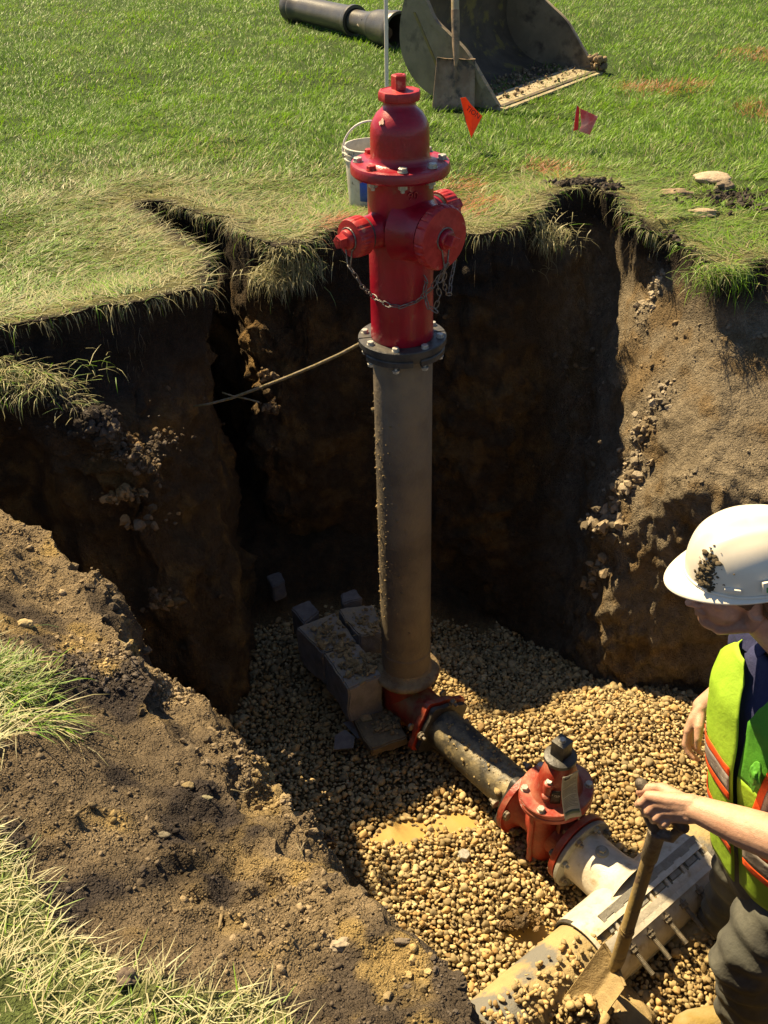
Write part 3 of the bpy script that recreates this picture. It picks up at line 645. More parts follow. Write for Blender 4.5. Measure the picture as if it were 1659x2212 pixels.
# clod heaps: (px,py,z, spread px->m, count, size)
heap = []
for (px, py, z, sx, sy, n, s0) in ((200, 890, -.2, .14, .07, 900, .008), (280, 960, -.30, .12, .07, 900, .009), (265, 1065, -.48, .08, .04, 320, .015), (315, 1120, -.60, .07, .04, 260, .016), (1245, 408, .015, .13, .05, 260, .014), (1310, 425, .0, .08, .04, 120, .012),
                                   (1560, 425, .01, .22, .10, 260, .011), (1640, 440, .01, .18, .10, 260, .012), (1300, 1130, -1.08, .06, .05, 120, .024), (1340, 1090, -1.0, .07, .05, 120, .022), (1410, 640, -.27, .06, .05, 200, .012),
                                   (1380, 960, -.76, .10, .05, 200, .014), (575, 810, -.52, .03, .02, 40, .014), (585, 880, -.66, .03, .02, 50, .014), (1130, 1985, -1.70, .07, .03, 160, .013), (700, 1832, -1.55, .04, .04, 60, .012),
                                   (640, 1730, -.4, .05, .05, 200, .006), (560, 1690, -.4, .07, .07, 260, .006), (330, 1440, -.3, .12, .10, 500, .006), (200, 1400, -.2, .12, .12, 500, .006), (930, 2090, -.1, .06, .06, 120, .006)):
    c = np.array(at(px, py, z)); p = c+RNG.normal(0, 1, (n, 3))*np.array([sx*.55, sy*.6, .012]); heap.append((p, np.clip(RNG.gamma(2, s0*.32, n), .003, s0*1.6)))
hp = np.concatenate([h[0] for h in heap]); hr = np.concatenate([h[1] for h in heap])
from mathutils.bvhtree import BVHTree
def bvh_of(o): 
    me = o.data; return BVHTree.FromPolygons([v.co[:] for v in me.vertices], [p.vertices[:] for p in me.polygons])
bw, bgd = bvh_of(wall), bvh_of(ground)
def snap(p, far_=.35):
    best = None
    for b in (bw, bgd):
        h = b.ray_cast(Vector(p)+Vector((0, 0, far_)), Vector((0, 0, -1)), far_*3)
        if h[0] is not None and abs(h[0].z-p[2]) < far_*1.2 and (best is None or abs(h[0].z-p[2]) < abs(best-p[2])): best = h[0].z
    return best
out = []
for p in hp:
    z = snap(p); out.append(z if z is not None else p[2])
fzz = floor_z(hp[:, :2]); oz = np.maximum(np.array(out), fzz); hp[:, 2] = oz+hr*.3
hc = soil_color(hp); light = (RNG.random(len(hp)) < .5); hc[light] = hc[light]*1.6+.02
o = link('soil_clods', lumps('soil_clods', hp, hr, hc, 2, M_crumb, squash=(.7, 1), jag=.42, smooth=False), M_crumb); lab(o, 'heaps of broken soil clods on the ledges and lip of the pit', 'soil', kind='stuff')

# ------------------------------------------------------------------ grass
def blades(root, h, w, lean_dir, lean, colr, droop, name, label):
    """root (n,3); lean_dir angle; lean 0 upright..1 flat; droop 0..1 tip curls down"""
    n = len(root); t = np.array([0, .4, .75, 1.0]); wt = np.array([1., .85, .55])
    side = np.stack([-np.sin(lean_dir), np.cos(lean_dir), np.zeros(n)], 1); tw = RNG.uniform(-.9, .9, n)
    ld = np.stack([np.cos(lean_dir), np.sin(lean_dir), np.zeros(n)], 1)
    side = side*np.cos(tw)[:, None]+ld*np.sin(tw)[:, None]
    ang0 = (1-lean)*(PI/2)*.95; V = np.zeros((n, 7, 3)); cur = root.copy(); prev = 0; vi = 0
    for j in range(4):
        if j > 0:
            ds = (t[j]-prev)*h; a = ang0-(lean*.5+.35)*t[j]*1.0-droop*1.9*t[j]
            a = np.where(droop > .28, a, np.maximum(a, .07+.25*(1-t[j])))
            cur = cur+ld*(np.cos(a)*ds)[:, None]+np.array([0, 0, 1.])*(np.sin(a)*ds)[:, None]; prev = t[j]
        if j < 3:
            V[:, vi] = cur-side*(w*wt[j]*.5)[:, None]; V[:, vi+1] = cur+side*(w*wt[j]*.5)[:, None]; vi += 2
        else: V[:, 6] = cur
    o = (np.arange(n)*7)[:, None]
    Q = np.concatenate([o+np.array([[0, 1, 3, 2]]), o+np.array([[2, 3, 5, 4]])]); T = o+np.array([[4, 5, 6]])
    shade_ = np.array([.7, .7, .9, .9, 1.05, 1.05, 1.15])
    C = colr[:, None, :]*np.ones((1, 7, 1)); 
    ob = link(name, np_mesh(name, V.reshape(-1, 3), [Q, T], C.reshape(-1, 3), True), M_grass); lab(ob, label, 'grass', kind='stuff'); return ob
GREEN = np.array([.125, .275, .010]); GREEN2 = np.array([.23, .40, .016]); PALE = np.array([.27, .34, .11]); STRAW = np.array([.46, .42, .22]); BLUEG = np.array([.11, .17, .06]); REDP = np.array([.42, .10, .07])
red_spots = [(1190, 368, .16), (1000, 400, .14), (985, 455, .16), (1020, 440, .12), (1425, 190, .22), (1500, 185, .12), (1365, 190, .12), (720, 505, .10), (1640, 120, .25), (1650, 240, .2)]
red_w = [(at(x, y, 0), r) for x, y, r in red_spots]
def grass_color(q, d, dryb=0):
    n = len(q); p3 = np.c_[q, np.zeros(n)]; n1 = fbm(p3, 1.1, 3, 100); n2 = fbm(p3, 5, 3, 101); r = RNG.random(n)
    c = GREEN*(1-r[:, None])+GREEN2*r[:, None]
    pale = np.clip(sm(-.1, .5, n2*.7+n1*.5)*.5+1.0*np.exp(-(d/.75)**2)*.85, 0, 1)
    k = RNG.random(n) < pale*.6; c[k] = PALE*RNG.uniform(.7, 1.2, (k.sum(), 1))
    leftdry = np.clip(1.25*np.exp(-(d/(.62+.35*sm(.4, -.8, q[:, 0])))**2)*(.55+.6*sm(-.25, .35, n2+n1))*sm(1.3, .2, q[:, 0]*.9), 0, .9)
    dry = np.clip(.05+.05*sm(0, .5, n2)+np.exp(-(d/.16)**2)*.35+leftdry*.5+dryb, 0, 1)
    k = RNG.random(n) < dry; c[k] = STRAW*RNG.uniform(.65, 1.15, (k.sum(), 1))
    k = RNG.random(n) < .12; c[k] = BLUEG*RNG.uniform(.8, 1.3, (k.sum(), 1))
    for w_, rr in red_w:
        dd = np.hypot((q[:, 0]-w_.x)/rr, (q[:, 1]-w_.y)/(rr*1.3)); k = (RNG.random(n) < .75*np.exp(-dd**2*1.6)) & (dd < 1.6); c[k] = c[k]*.35+REDP*RNG.uniform(.6, 1.1, (k.sum(), 1))
    return c*RNG.uniform(.8, 1.2, (n, 1)), dry
def lawn_pts(n, y0, y1, hw0, hw1):
    y = RNG.uniform(y0, y1, n); t = (y-y0)/(y1-y0); x = RNG.uniform(-1, 1, n)*(hw0+(hw1-hw0)*t)+.05; return np.stack([x, y], 1)
bare = [(1245, 405, .20, .10), (1310, 420, .12, .04), (1600, 430, .30, .10), (1640, 400, .2, .06), (1560, 470, .10, .04), (1480, 412, .10, .035), (1100, 232, .3, .1)]
def lawn(n, y0, y1, hw0, hw1, hgt, wid, label, uprightness=.3):
    q = lawn_pts(n, y0, y1, hw0, hw1); q = q[~inside(lip2, q) & ~in_dirt(q)]; d, ix = lipdist(q)
    k = np.ones(len(q), bool)
    for px, py, rx, ry in bare:
        w_ = at(px, py, 0); k &= ~((((q[:, 0]-w_.x)/rx)**2+((q[:, 1]-w_.y)/ry)**2 < RNG.uniform(.3, 1.4, len(q))))
    # clumpy cover
    cl = fbm(np.c_[q, np.zeros(len(q))], 11, 2, 120)+.5*fbm(np.c_[q, np.zeros(len(q))], 2.5, 2, 121); k &= RNG.random(len(q)) < np.clip(.92+1.3*cl, .22, 1)
    q, d, ix = q[k], d[k], ix[k]; n = len(q); col, dry = grass_color(q, d)
    z = ground_z(q)+.002; base = fbm(np.c_[q, np.zeros(n)], 3.5, 2, 130)*3.0
    ang = base+RNG.normal(0, .9, n)+.6
    L = lip2[ix]; toh = np.arctan2(L[:, 1]-q[:, 1], L[:, 0]-q[:, 0]); near = d < .07; ang[near] = toh[near]+RNG.normal(0, .5, near.sum())
    lean = np.clip(uprightness+RNG.normal(0, .16, n)+.38*np.exp(-(d/.45)**2)+.2*dry, .05, .97)
    h = hgt*RNG.uniform(.5, 1.35, n)*(1+.35*fbm(np.c_[q, np.zeros(n)], 5, 2, 140))*(1+.35*np.exp(-(d/.4)**2)); droop = np.where(near, RNG.uniform(.1, .9, n), RNG.uniform(0, .25, n))
    blades(np.c_[q, z], h, wid*RNG.uniform(.7, 1.3, n), ang, lean, col, droop, 'grass', label)
lawn(80000, 3.1, 5.2, 1.75, 2.3, .055, .0036, 'long matted grass bent over the edge of the pit', .45)
lawn(76000, 5.2, 7.2, 2.4, 3.3, .05, .0035, 'mown grass in the middle of the lawn behind the hydrant', .3)
lawn(125000, 7.2, 13.5, 3.4, 6.0, .048, .0046, 'bright green lawn furthest from the pit', .25)
# extra fringe hanging from the far lip
ui = RNG.integers(0, NU, 12000); L = WG[ui, 0]; k = (L[:, 1] > 3.0) & visible(L, 60); L = L[k]; o_ = outn[ui][k]; cl = fbm(L, 4.5, 2, 200); kk = RNG.random(len(L)) < sm(-.15, .3, cl)*.8+.08; L, o_ = L[kk], o_[kk]; n = len(L)
q = L+o_*RNG.uniform(-.012, .03, (n, 1)); ang = np.arctan2(-o_[:, 1], -o_[:, 0])+RNG.normal(0, .6, n); col, _ = grass_color(q[:, :2], np.zeros(n)+.05, .1)
blades(q+np.array([0, 0, -.004]), RNG.gamma(3, .022, n).clip(.02, .16), RNG.uniform(.0014, .003, n), ang+RNG.normal(0, .35, n), RNG.uniform(.4, .95, n), col, RNG.uniform(.2, 1.2, n), 'grass', 'straw coloured grass hanging over the far lip of the pit')
ui = RNG.integers(0, NU, 2600); vi_ = RNG.integers(1, 12, 2600); L = WG[ui, vi_]; k = (L[:, 1] > 2.9) & visible(L, 40) & (fbm(L, 5, 2, 210) > -.15); L = L[k]; o_ = outn[ui][k]; n = len(L)
blades(L-o_*.004, RNG.gamma(3, .022, n).clip(.02, .2), RNG.uniform(.0010, .0022, n), np.arctan2(-o_[:, 1], -o_[:, 0])+RNG.normal(0, .6, n), np.full(n, .95), np.array([.16, .12, .07])*RNG.uniform(.5, 1.6, (n, 1)), RNG.uniform(.6, 1.3, n), 'hanging_roots', 'fine roots hanging from the topsoil under the turf')
# hanging turf clumps below the lip
def clump(px, py, z, n, sp, ln, label, dirang=None, dry=.25, up=0.):
    c = np.array(at(px, py, z)); p = c+RNG.normal(0, 1, (n, 3))*np.array(sp); d = np.full(n, .3); col, _ = grass_color(p[:, :2], d, dry)
    a = (RNG.uniform(0, 2*PI, n) if dirang is None else dirang+RNG.normal(0, .7, n))
    for i in range(n):
        zz = snap(p[i], .12)
        if zz is not None: p[i, 2] = zz
    blades(p, RNG.uniform(.5, 1.2, n)*ln, RNG.uniform(.002, .0038, n), a, RNG.uniform(.3, .9, n)*(1-up), col, RNG.uniform(0, .9, n)*(1-up), 'grass', label)
clump(40, 810, -.07, 1800, (.11, .06, .01), .10, 'sod clump slumped on a ledge at the left edge', -1.3)
clump(600, 590, -.08, 500, (.06, .03, .02), .12, 'dry turf tongue hanging beside the deep crack', -1.6, .6)
clump(650, 570, -.06, 400, (.05, .03, .02), .12, 'straw tuft drooping over the far wall left of the hydrant', -1.6, .6)
clump(1175, 505, -.05, 500, (.07, .04, .03), .10, 'straw tuft on the lip right of the hydrant', -1.8, .6)
clump(1560, 590, -.02, 500, (.07, .03, .02), .12, 'grass tuft drooping over the right corner of the pit', -1.8, .1)
clump(10, 1440, -.06, 1200, (.035, .05, .01), .08, 'green tuft standing on the near bank', None, -.05, .25)
clump(60, 1545, -.10, 160, (.04, .03, .01), .14, 'long trailing blades at the foot of the green tuft', -.6, .1)
# near lower-left lawn
q = np.stack([RNG.uniform(-1.6, .3, 42000), RNG.uniform(.35, 1.8, 42000)], 1)
q = q[~in_dirt(q) & ~inside(lip2, q)]; q3 = np.c_[q, ground_z(q)]; k = visible(q3, 90); q3 = q3[k]; q = q[k]; n = len(q)
col = np.where(RNG.random((n, 1)) < .78, STRAW*1.15*RNG.uniform(.7, 1.25, (n, 1)), np.where(RNG.random((n, 1)) < .5, PALE, GREEN2)*RNG.uniform(.7, 1.2, (n, 1)))
kk = RNG.random(n) < .75; q3, col = q3[kk], col[kk]; n = len(q3)
blades(q3-np.array([0, 0, .004]), RNG.uniform(.025, .085, n), RNG.uniform(.0014, .0032, n), .6+RNG.normal(0, 1.3, n), np.clip(RNG.normal(.78, .16, n), .1, .97), col, RNG.uniform(0, .27, n), 'grass', 'dry straw coloured grass in the bottom left corner')
print('terrain done')

# ------------------------------------------------------------------ fasteners
_bc = {}
def hexbolt(r, h, stem=0, washer=True):
    k = (r, h, stem, washer)
    if k not in _bc:
        m = MB()
        if washer: m.lathe([(r*1.25, 0), (r*1.25, h*.18)], 18)
        m.M = Matrix.Translation((0, 0, h*.18 if washer else 0)); m.ngon(6, r*1.1, 0, h)
        if stem: m.M = Matrix.Translation((0, 0, h)); m.lathe([(r*.52, 0), (r*.52, stem-.002), (r*.4, stem)], 10)
        _bc[k] = m.mesh('bolt', 30)
    return _bc[k]
def bolt(parent, pos, d, r=.013, h=.011, stem=0, mt=None, name='bolt', washer=True, spin=None):
    me = hexbolt(r, h, stem, washer)
    key = (id(me), mt.name)
    if key not in _bc:
        m2 = me.copy(); m2.materials.clear(); m2.materials.append(mt); _bc[key] = m2
    o = bpy.data.objects.new(name, _bc[key]); COL.objects.link(o); o.parent = parent
    a = random.uniform(0, 1) if spin is None else spin
    M = frame(pos, d) @ Matrix.Rotation(a, 4, 'Z')
    if parent.type == 'EMPTY': M = Matrix.Translation(-parent.location) @ M
    o.matrix_local = M; return o
def text_mesh(s, size, ext=.001):
    cu = bpy.data.curves.new('txt', 'FONT'); cu.body = s; cu.size = size; cu.extrude = ext; cu.align_x = 'CENTER'; cu.align_y = 'CENTER'; cu.resolution_u = 3
    t = bpy.data.objects.new('txt', cu); COL.objects.link(t); dg = bpy.context.evaluated_depsgraph_get()
    me = bpy.data.meshes.new_from_object(t.evaluated_get(dg)); bpy.data.objects.remove(t); return me
def text(name, s, size, M, mt, parent, ext=.001):
    me = text_mesh(s, size, ext); me.transform(M); me.materials.clear(); return link(name, me, mt, parent)
def uv_dir(a): return Vector((math.cos(a), math.sin(a), 0))

# ------------------------------------------------------------------ hydrant
H0 = Vector((.077, 3.01, 0)); hyd = lab(empty('fire_hydrant', (.077, 3.01, -1.66)), 'red fire hydrant on a tall muddy riser standing in the pit', 'fire hydrant')
def HM(): m = MB(); m.M = Matrix.Translation(H0); return m
def pent(r, n=5): return n
barrel = HM().lathe([(.103, .112), (.1045, .118), (.103, .16), (.1025, .40), (.1015, .62), (.102, .645)], 64, capb=False, capt=False).build('barrel', M_red, hyd)
HM().lathe([(.128, .642), (.146, .645), (.151, .651), (.151, .671), (.148, .678), (.1375, .681)], 72, capt=False).lathe([(.1375, .681), (.10, .682), (.094, .686), (.0895, .694), (.0888, .71), (.0885, .765), (.086, .785), (.080, .80), (.068, .818), (.056, .829), (.0495, .836), (.0475, .845), (.0475, .862)], 64, capb=False).build('bonnet', M_red, hyd)
HM().lathe([(.058, .852), (.0625, .855), (.0632, .860), (.0632, .874), (.061, .8785), (.055, .880), (.054, .8785), (.03, .8795), (.024, .882)], 10, ph=.2).build('weather_cap', M_redw, hyd, angle=30)
HM().ngon(5, .0235, .878, .921, ph=.5, ch=.08).lathe([(.010, .9205), (.010, .9225)], 16).build('operating_nut', M_redw, hyd, angle=25)
text('raised_number', '90', .034, Matrix.Translation(H0) @ frame(Vector((.034, -.0985, .602)), Vector((.33, -.944, 0)), Vector((.944, .33, 0))), M_red, hyd, .003)
for k in range(8):
    a = -PI/2 + k*PI/4 + .03; d = uv_dir(a)
    bolt(hyd, H0+d*.127+Vector((0, 0, .681)), (0, 0, 1), .0125, .011, 0, M_redw if k in (7, 5) else M_zinc)
    bolt(hyd, H0+d*.122+Vector((0, 0, .643)), (0, 0, -1), .0125, .012, .012, M_zinc, 'nut')
a_ = R(228); cpx = H0+Vector((.079*math.cos(a_), .079*math.sin(a_), .806)); nn_ = Vector((math.cos(a_)*.75, math.sin(a_)*.75, .66)).normalized(); m = MB(); m.M = frame(cpx, nn_); m.prism([((.010+.003*math.sin(5*t))*math.cos(t), (.008+.003*math.cos(3*t))*math.sin(t)) for t in np.linspace(0, 2*PI, 22, endpoint=False)], -.004, .0012); m.build('paint_chip', mat('bare_primer', (.55, .42, .33), (.4, .2, .16), 90, .7), hyd)
# nozzles
def nozzle(ang, z0, r, L, capr, capl, name, cap, big):
    d = Vector((math.sin(ang), -math.cos(ang), 0)); o = H0+Vector((0, 0, z0)); m = MB(); m.M = frame(o, d)
    if big: m.lathe([(.118, .055), (.105, .075), (.094, .095), (.088, .115), (.088, L)], 56, capb=False)
    else: m.lathe([(.072, .07), (.060, .09), (.052, .105), (.050, L)], 40, capb=False)
    m.build(name, M_red, hyd, 50)
    m = MB(); m.M = frame(o, d); m.lathe([(capr*.86, L-.002), (capr*.86, L+.012)], 48).build('gasket_ring', M_black, hyd)
    m = MB(); m.M = frame(o, d); c0 = L+.010
    def wob(a, i): return 1.0 if i in (0,) or i > 3 else (1.0 if (a*12/PI) % 1 > .12 else .962)
    m.lathe([(capr*.97, c0), (capr, c0+.003), (capr, c0+capl*.6), (capr*.985, c0+capl*.8), (capr*.93, c0+capl), (capr*.5, c0+capl+.002), (.038 if big else .036, c0+capl+.003)], 144 if big else 96, wob=wob)
    cp = m.build(cap, M_redw, hyd, 40)
    hub = .030
    m = MB(); m.M = frame(o, d); c1 = c0+capl
    m.lathe([(hub, c1), (hub, c1+.012), (hub*.93, c1+.018), (hub*.75, c1+.021)], 32).build('cap_hub', M_red if big else M_redw, cp, 40)
    m = MB(); m.M = frame(o, d); m.ngon(5 if not big else 4, .0215 if not big else .022, c1+.019, c1+.047, ph=.3, ch=.06).lathe([(.008, c1+.0465), (.008, c1+.048)], 14).build('cap_nut', M_redw, cp, 25)
    # ring of the chain hanging on the hub
    m = MB(); m.M = frame(o, d, (0, 0, 1)); ring = [(-.034*math.cos(t)*-1, .034*math.sin(t), c1+.004) for t in np.linspace(.45-PI+.0, PI-.45, 26)]
    pts = [(-.085, -.006, c1+.006)]+[(.034*math.cos(t), .034*math.sin(t), c1+.004) for t in np.linspace(-PI+.45, PI-.45, 26)]+[(-.085, .006, c1+.006)]
    m.tube(pts, .0023, 8).build('chain_ring', M_chain, cp)
    return o+d*(c1+.006)+Vector((0, 0, -.085)), d
pn, pdv = nozzle(R(41), .487, .09, .150, .098, .034, 'pumper_nozzle', 'pumper_cap', True)
ln, ldv = nozzle(R(-49), .492, .05, .150, .060, .050, 'hose_nozzle', 'hose_cap', False)
rn, rdv = nozzle(R(131), .492, .05, .150, .060, .050, 'hose_nozzle', 'hose_cap', False)
# chains
lm = MB(); lk = []
for t in np.linspace(0, 2*PI, 20, endpoint=False):
    x = .0065*math.cos(t); y = .0165*(abs(math.sin(t))**.7)*(1 if math.sin(t) > 0 else -1); lk.append((x, 0, y))
lm.tube(lk, .0019, 6, close=True); LINK = lm.mesh('chain_link', 180); LINK.materials.append(M_chain)
def chain(pts, first=None):
    pts = [Vector(p) for p in pts]; L = [0]
    for a, b in zip(pts, pts[1:]): L.append(L[-1]+(b-a).length)
    n = int(L[-1]/.0275); root = None
    root = empty('chain', H0+Vector((0, 0, -1.66))); root.parent = hyd; root.location = (0, 0, 0)
    root.matrix_local = Matrix.Identity(4)
    for i in range(n+1):
        s = min(i*.0275+.01, L[-1]-1e-4); j = max(k for k in range(len(L)) if L[k] <= s and k < len(pts)-1); f = (s-L[j])/(L[j+1]-L[j])
        p = pts[j].lerp(pts[j+1], f); t = (pts[j+1]-pts[j]).normalized()
        M = Matrix.Translation(-Vector((.077, 3.01, -1.66))) @ frame(p, t, Vector((.3, -.9, .2)) if True else None) @ Matrix.Rotation((PI/2 if i % 2 else 0)+random.uniform(-.35, .35)+.5, 4, 'Z')
        o = bpy.data.objects.new('chain_link', LINK); COL.objects.link(o); o.parent = root; o.matrix_local = M
def cv(cx, cy): return 643.8+cx*.3064, 135.5+cy*.3064
def onfront(cx, cy, Y=None, g=.008):
    px, py = cv(cx, cy)
    if Y is not None: return aty(px, py, Y)
    for _ in range(1):
        Y = 2.9
        for _ in range(6):
            p = aty(px, py, Y); dx = min(abs(p.x-.077), .10); Y = 3.01-math.sqrt(max(.104**2-dx*dx, 0))-g
    return aty(px, py, Y)
chain([ln, onfront(385, 1470, 2.86), onfront(455, 1580, 2.89), onfront(520, 1640, None, .012), onfront(560, 1670), onfront(640, 1712), onfront(740, 1718), onfront(840, 1682), onfront(940, 1590, 2.88), pn])
chain([pn, onfront(985, 1570, 2.86), onfront(1000, 1650, 2.88), onfront(960, 1745, 2.90), onfront(915, 1715, 2.91), onfront(888, 1620, 2.92), onfront(905, 1545, 2.93), onfront(862, 1470, 2.94)])
chain([pn, onfront(1025, 1540, 2.88), onfront(1045, 1625, 2.92), onfront(1070, 1635, 2.94), onfront(1075, 1550, 2.97), onfront(1100, 1430, 3.0)])
# breakaway flange, two half rings
def half_ring(a0, a1, r0, r1, z0, z1, n=28):
    m = HM(); vs = []; fs = []
    for i in range(n+1):
        a = a0+(a1-a0)*i/n; c, s_ = math.cos(a), math.sin(a); vs += [(r0*c, r0*s_, z0), (r1*c, r1*s_, z0), (r1*c, r1*s_, z1-.003), ((r1-.003)*c, (r1-.003)*s_, z1), (r0*c, r0*s_, z1)]
    for i in range(n):
        for k in range(5): fs.append((i*5+k, i*5+5+k, i*5+5+(k+1) % 5, i*5+(k+1) % 5))
    fs += [(0, 1, 2, 3, 4), tuple(n*5+k for k in (4, 3, 2, 1, 0))]
    return m.add(vs, fs)
g_ = .028
for a0 in (R(8), R(188)): half_ring(a0+g_, a0+PI-g_, .1045, .1475, .090, .113).build('breakaway_flange', M_black, hyd)
HM().lathe([(.100, .066), (.136, .067), (.137, .070), (.137, .088), (.1, .089)], 64).build('lower_flange', M_black, hyd)
for a0, a1 in ((-2.6, -1.35), (-1.15, -.1), (.3, 1.3), (1.6, 2.9)): half_ring(a0, a1, .13, .143, .058, .078, 12).build('flange_segment', M_black, hyd)
for k in range(8):
    d = uv_dir(-PI/2-.2+k*PI/4)
    bolt(hyd, H0+d*.127+Vector((0, 0, .113)), (0, 0, 1), .0105, .010, 0, M_zinc)
    bolt(hyd, H0+d*.127+Vector((0, 0, .045)), (0, 0, -1), .0105, .009, 0, M_zinc, 'nut'); m = MB(); m.tube([H0+d*.127+Vector((0, 0, .09)), H0+d*.127+Vector((0, 0, .044))], .005, 8).build('stud', M_zinc, hyd)
# riser
def sw(a, i): return 1+.006*math.sin(3*a+i)+.004*math.sin(7*a+2*i)
prof = [(.1015, z) for z in np.linspace(.067, -1.415, 60)][::-1]
riser = HM().lathe(prof, 72, capb=False, capt=False, wob=lambda a, i: 1+.0015*math.sin(5*a+.7*i)).build('riser_pipe', M_stand, hyd, 60)
HM().lathe([(.1045, -1.30), (.1045, -1.292), (.102, -1.288)], 60, capb=False, capt=False).build('riser_collar', M_stand, riser, 60)
q = []; rs = []
for i in range(520):
    z = RNG.uniform(-1.38, -.1); a = R(200)+RNG.normal(0, .6); 
    if RNG.random() > (.9 if -1.0 < z < -.25 else .4): continue
    q.append([H0.x+.1015*math.cos(a), H0.y+.1015*math.sin(a), z]); rs.append(RNG.gamma(2, .0011)+.0008)
o = link('caked_mud', lumps('caked_mud', np.array(q), np.array(rs), np.tile([[.22, .16, .08]], (len(q), 1))*RNG.uniform(.7, 1.3, (len(q), 1)), 1, M_crumb, (.4, .7), .4), M_crumb, hyd); o['kind'] = 'stuff'
# shoe (elbow)
def wm(a, i): return 1+.03*math.sin(3*a+1)+.02*math.sin(8*a)+.012*math.sin(17*a)
HM().lathe([(.10, -1.44), (.128, -1.437), (.139, -1.431), (.141, -1.424), (.139, -1.414), (.128, -1.406), (.112, -1.40), (.104, -1.385), (.101, -1.38)], 64, capb=False, capt=False, wob=lambda a, i: 1+.012*math.sin(3*a+1)+.006*math.sin(9*a)).build('shoe_flange', M_mudf, hyd, 60)
HM().lathe([(.05, -1.695), (.085, -1.68), (.104, -1.63), (.108, -1.57), (.106, -1.51), (.100, -1.47), (.098, -1.435)], 48, capt=False).build('shoe', M_elbow, hyd, 60)
m = MB(); m.M = frame(LW(-2.33, SMc, -1.565), DD); m.lathe([(.095, 0), (.092, .06), (.088, .10), (.092, .14), (.108, .17), (.112, .19)], 44, capb=False, capt=False).build('shoe_outlet', M_elbow, hyd, 60)
def eared(parent, sd, thick, r, ears, mt, name, ph=0, ear=.028, zc=-1.565):
    m = MB(); m.M = frame(LW(sd, SMc, zc), DD, (0, 0, 1)); n = 96
    def rr(a):
        v = r
        for k in range(ears):
            da = (a-(ph+2*PI*k/ears)+PI) % (2*PI)-PI; v += ear*math.exp(-(da/.24)**2)
        return v
    m.prism([(rr(2*PI*k/n)*math.cos(2*PI*k/n), rr(2*PI*k/n)*math.sin(2*PI*k/n)) for k in range(n)], 0, thick)
    return m.build(name, mt, parent, 40)
eared(hyd, -2.150, .024, .124, 4, M_valve, 'outlet_flange', .35, .030)
for k, (rz, rx) in enumerate(((.02, -.02), (.10, -.05), (-.10, .05))):
    pass
def jam(parent, sd, name, sgn=1, mtb=M_dzinc, ph=.35):
    for k in range(4):
        a = ph+k*PI/2; d = (Vector((0, 0, 1))*math.cos(a)+MM*-math.sin(a)*-1)
        pos = LW(sd, SMc, -1.565)+d*.133
        bolt(parent, pos, DD*sgn, .0135, .014, .02, mtb); bolt(parent, pos-DD*sgn*.052, -DD*sgn, .0125, .012, 0, mtb, 'bolt_head')
# lateral pipe with its follower glands
lat = lab(empty('water_pipe', LW(-1.9, SMc, -1.565)), 'short black muddy iron pipe joining the hydrant elbow to the red valve', 'pipe')
m = MB(); m.M = frame(LW(-2.18, SMc, -1.565), DD); m.lathe([(.086, t) for t in np.linspace(0, .56, 20)], 56, wob=lambda a, i: 1+.002*math.sin(4*a+i)).build('pipe_barrel', M_hpipe, lat, 60)
eared(lat, -2.118, .020, .112, 4, M_black, 'follower_gland', .35, .028); jam(lat, -2.098, 'b')
eared(lat, -1.652, .020, .112, 4, M_black, 'follower_gland', .35, .028); jam(lat, -1.652, 'b', -1)
n = 110; a = RNG.normal(.2, .55, n); t = RNG.uniform(-2.05, -1.68, n); q = np.array([LW(tt, SMc, -1.565)+(Vector((0, 0, 1))*math.cos(aa)+MM*-math.sin(aa))*.0865 for aa, tt in zip(a, t)])
o = link('caked_mud', lumps('caked_mud', q, RNG.gamma(2, .0022, n)+.001, np.tile([[.36, .27, .13]], (n, 1)), 1, M_crumb, (.3, .5), .3), M_crumb, lat); o['kind'] = 'stuff'

# ------------------------------------------------------------------ gate valve
VC = LW(-1.477, SMc, -1.565); val = lab(empty('gate_valve', VC+Vector((0, 0, -.13))), 'red gate valve with a paper tag and square nut on the pipe run', 'valve')
for sd, th in ((-1.632, .024), (-1.366, .024)): eared(val, sd, th, .139, 1, M_valve, 'valve_flange', .35, 0)
m = MB(); m.M = frame(VC, DD, (0, 0, 1))
m.lathe([(.125, -.131), (.095, -.118), (.084, -.10), (.082, -.07), (.088, -.03), (.088, .03), (.082, .07), (.084, .095), (.095, .105), (.125, .111)], 48, capb=False, capt=False).build('valve_body', M_valve, val, 60)
m = MB(); m.M = frame(VC, (0, 0, 1), MM)
def ov(a, i): return 1
pr = [(.35, -.145), (.7, -.13), (.92, -.09), (1, -.03), (1, .05), (.98, .10), (1.02, .14), (1.15, .165), (1.28, .18)]
vs = []; fs = []; sg = 44
for i, (r, z) in enumerate(pr):
    for k in range(sg):
        a = 2*PI*k/sg; x = .115*r*math.cos(a); y = .063*(r if i < 7 else r*1.25)*math.sin(a); vs.append((x, y, z))
for i in range(len(pr)-1):
    for k in range(sg): fs.append((i*sg+k, i*sg+(k+1) % sg, (i+1)*sg+(k+1) % sg, (i+1)*sg+k))
fs.append(tuple(range(sg))[::-1]); m.add(vs, fs).build('valve_chamber', M_valve, val, 60)
for s in (-1, 1):   # ribs on the chamber
    m = MB(); m.M = frame(VC, (0, 0, 1), MM); m.box((s*.112, 0, .03), (.014, .022, .28), .004).build('guide_rib', M_valve, val)
    m = MB(); m.M = frame(VC, (0, 0, 1), MM); m.box((s*.045, .066*1, .06), (.010, .02, .20), .003).build('body_rib', M_valve, val); m = MB(); m.M = frame(VC, (0, 0, 1), MM); m.box((s*.045, -.066, .06), (.010, .02, .20), .003).build('body_rib', M_valve, val)
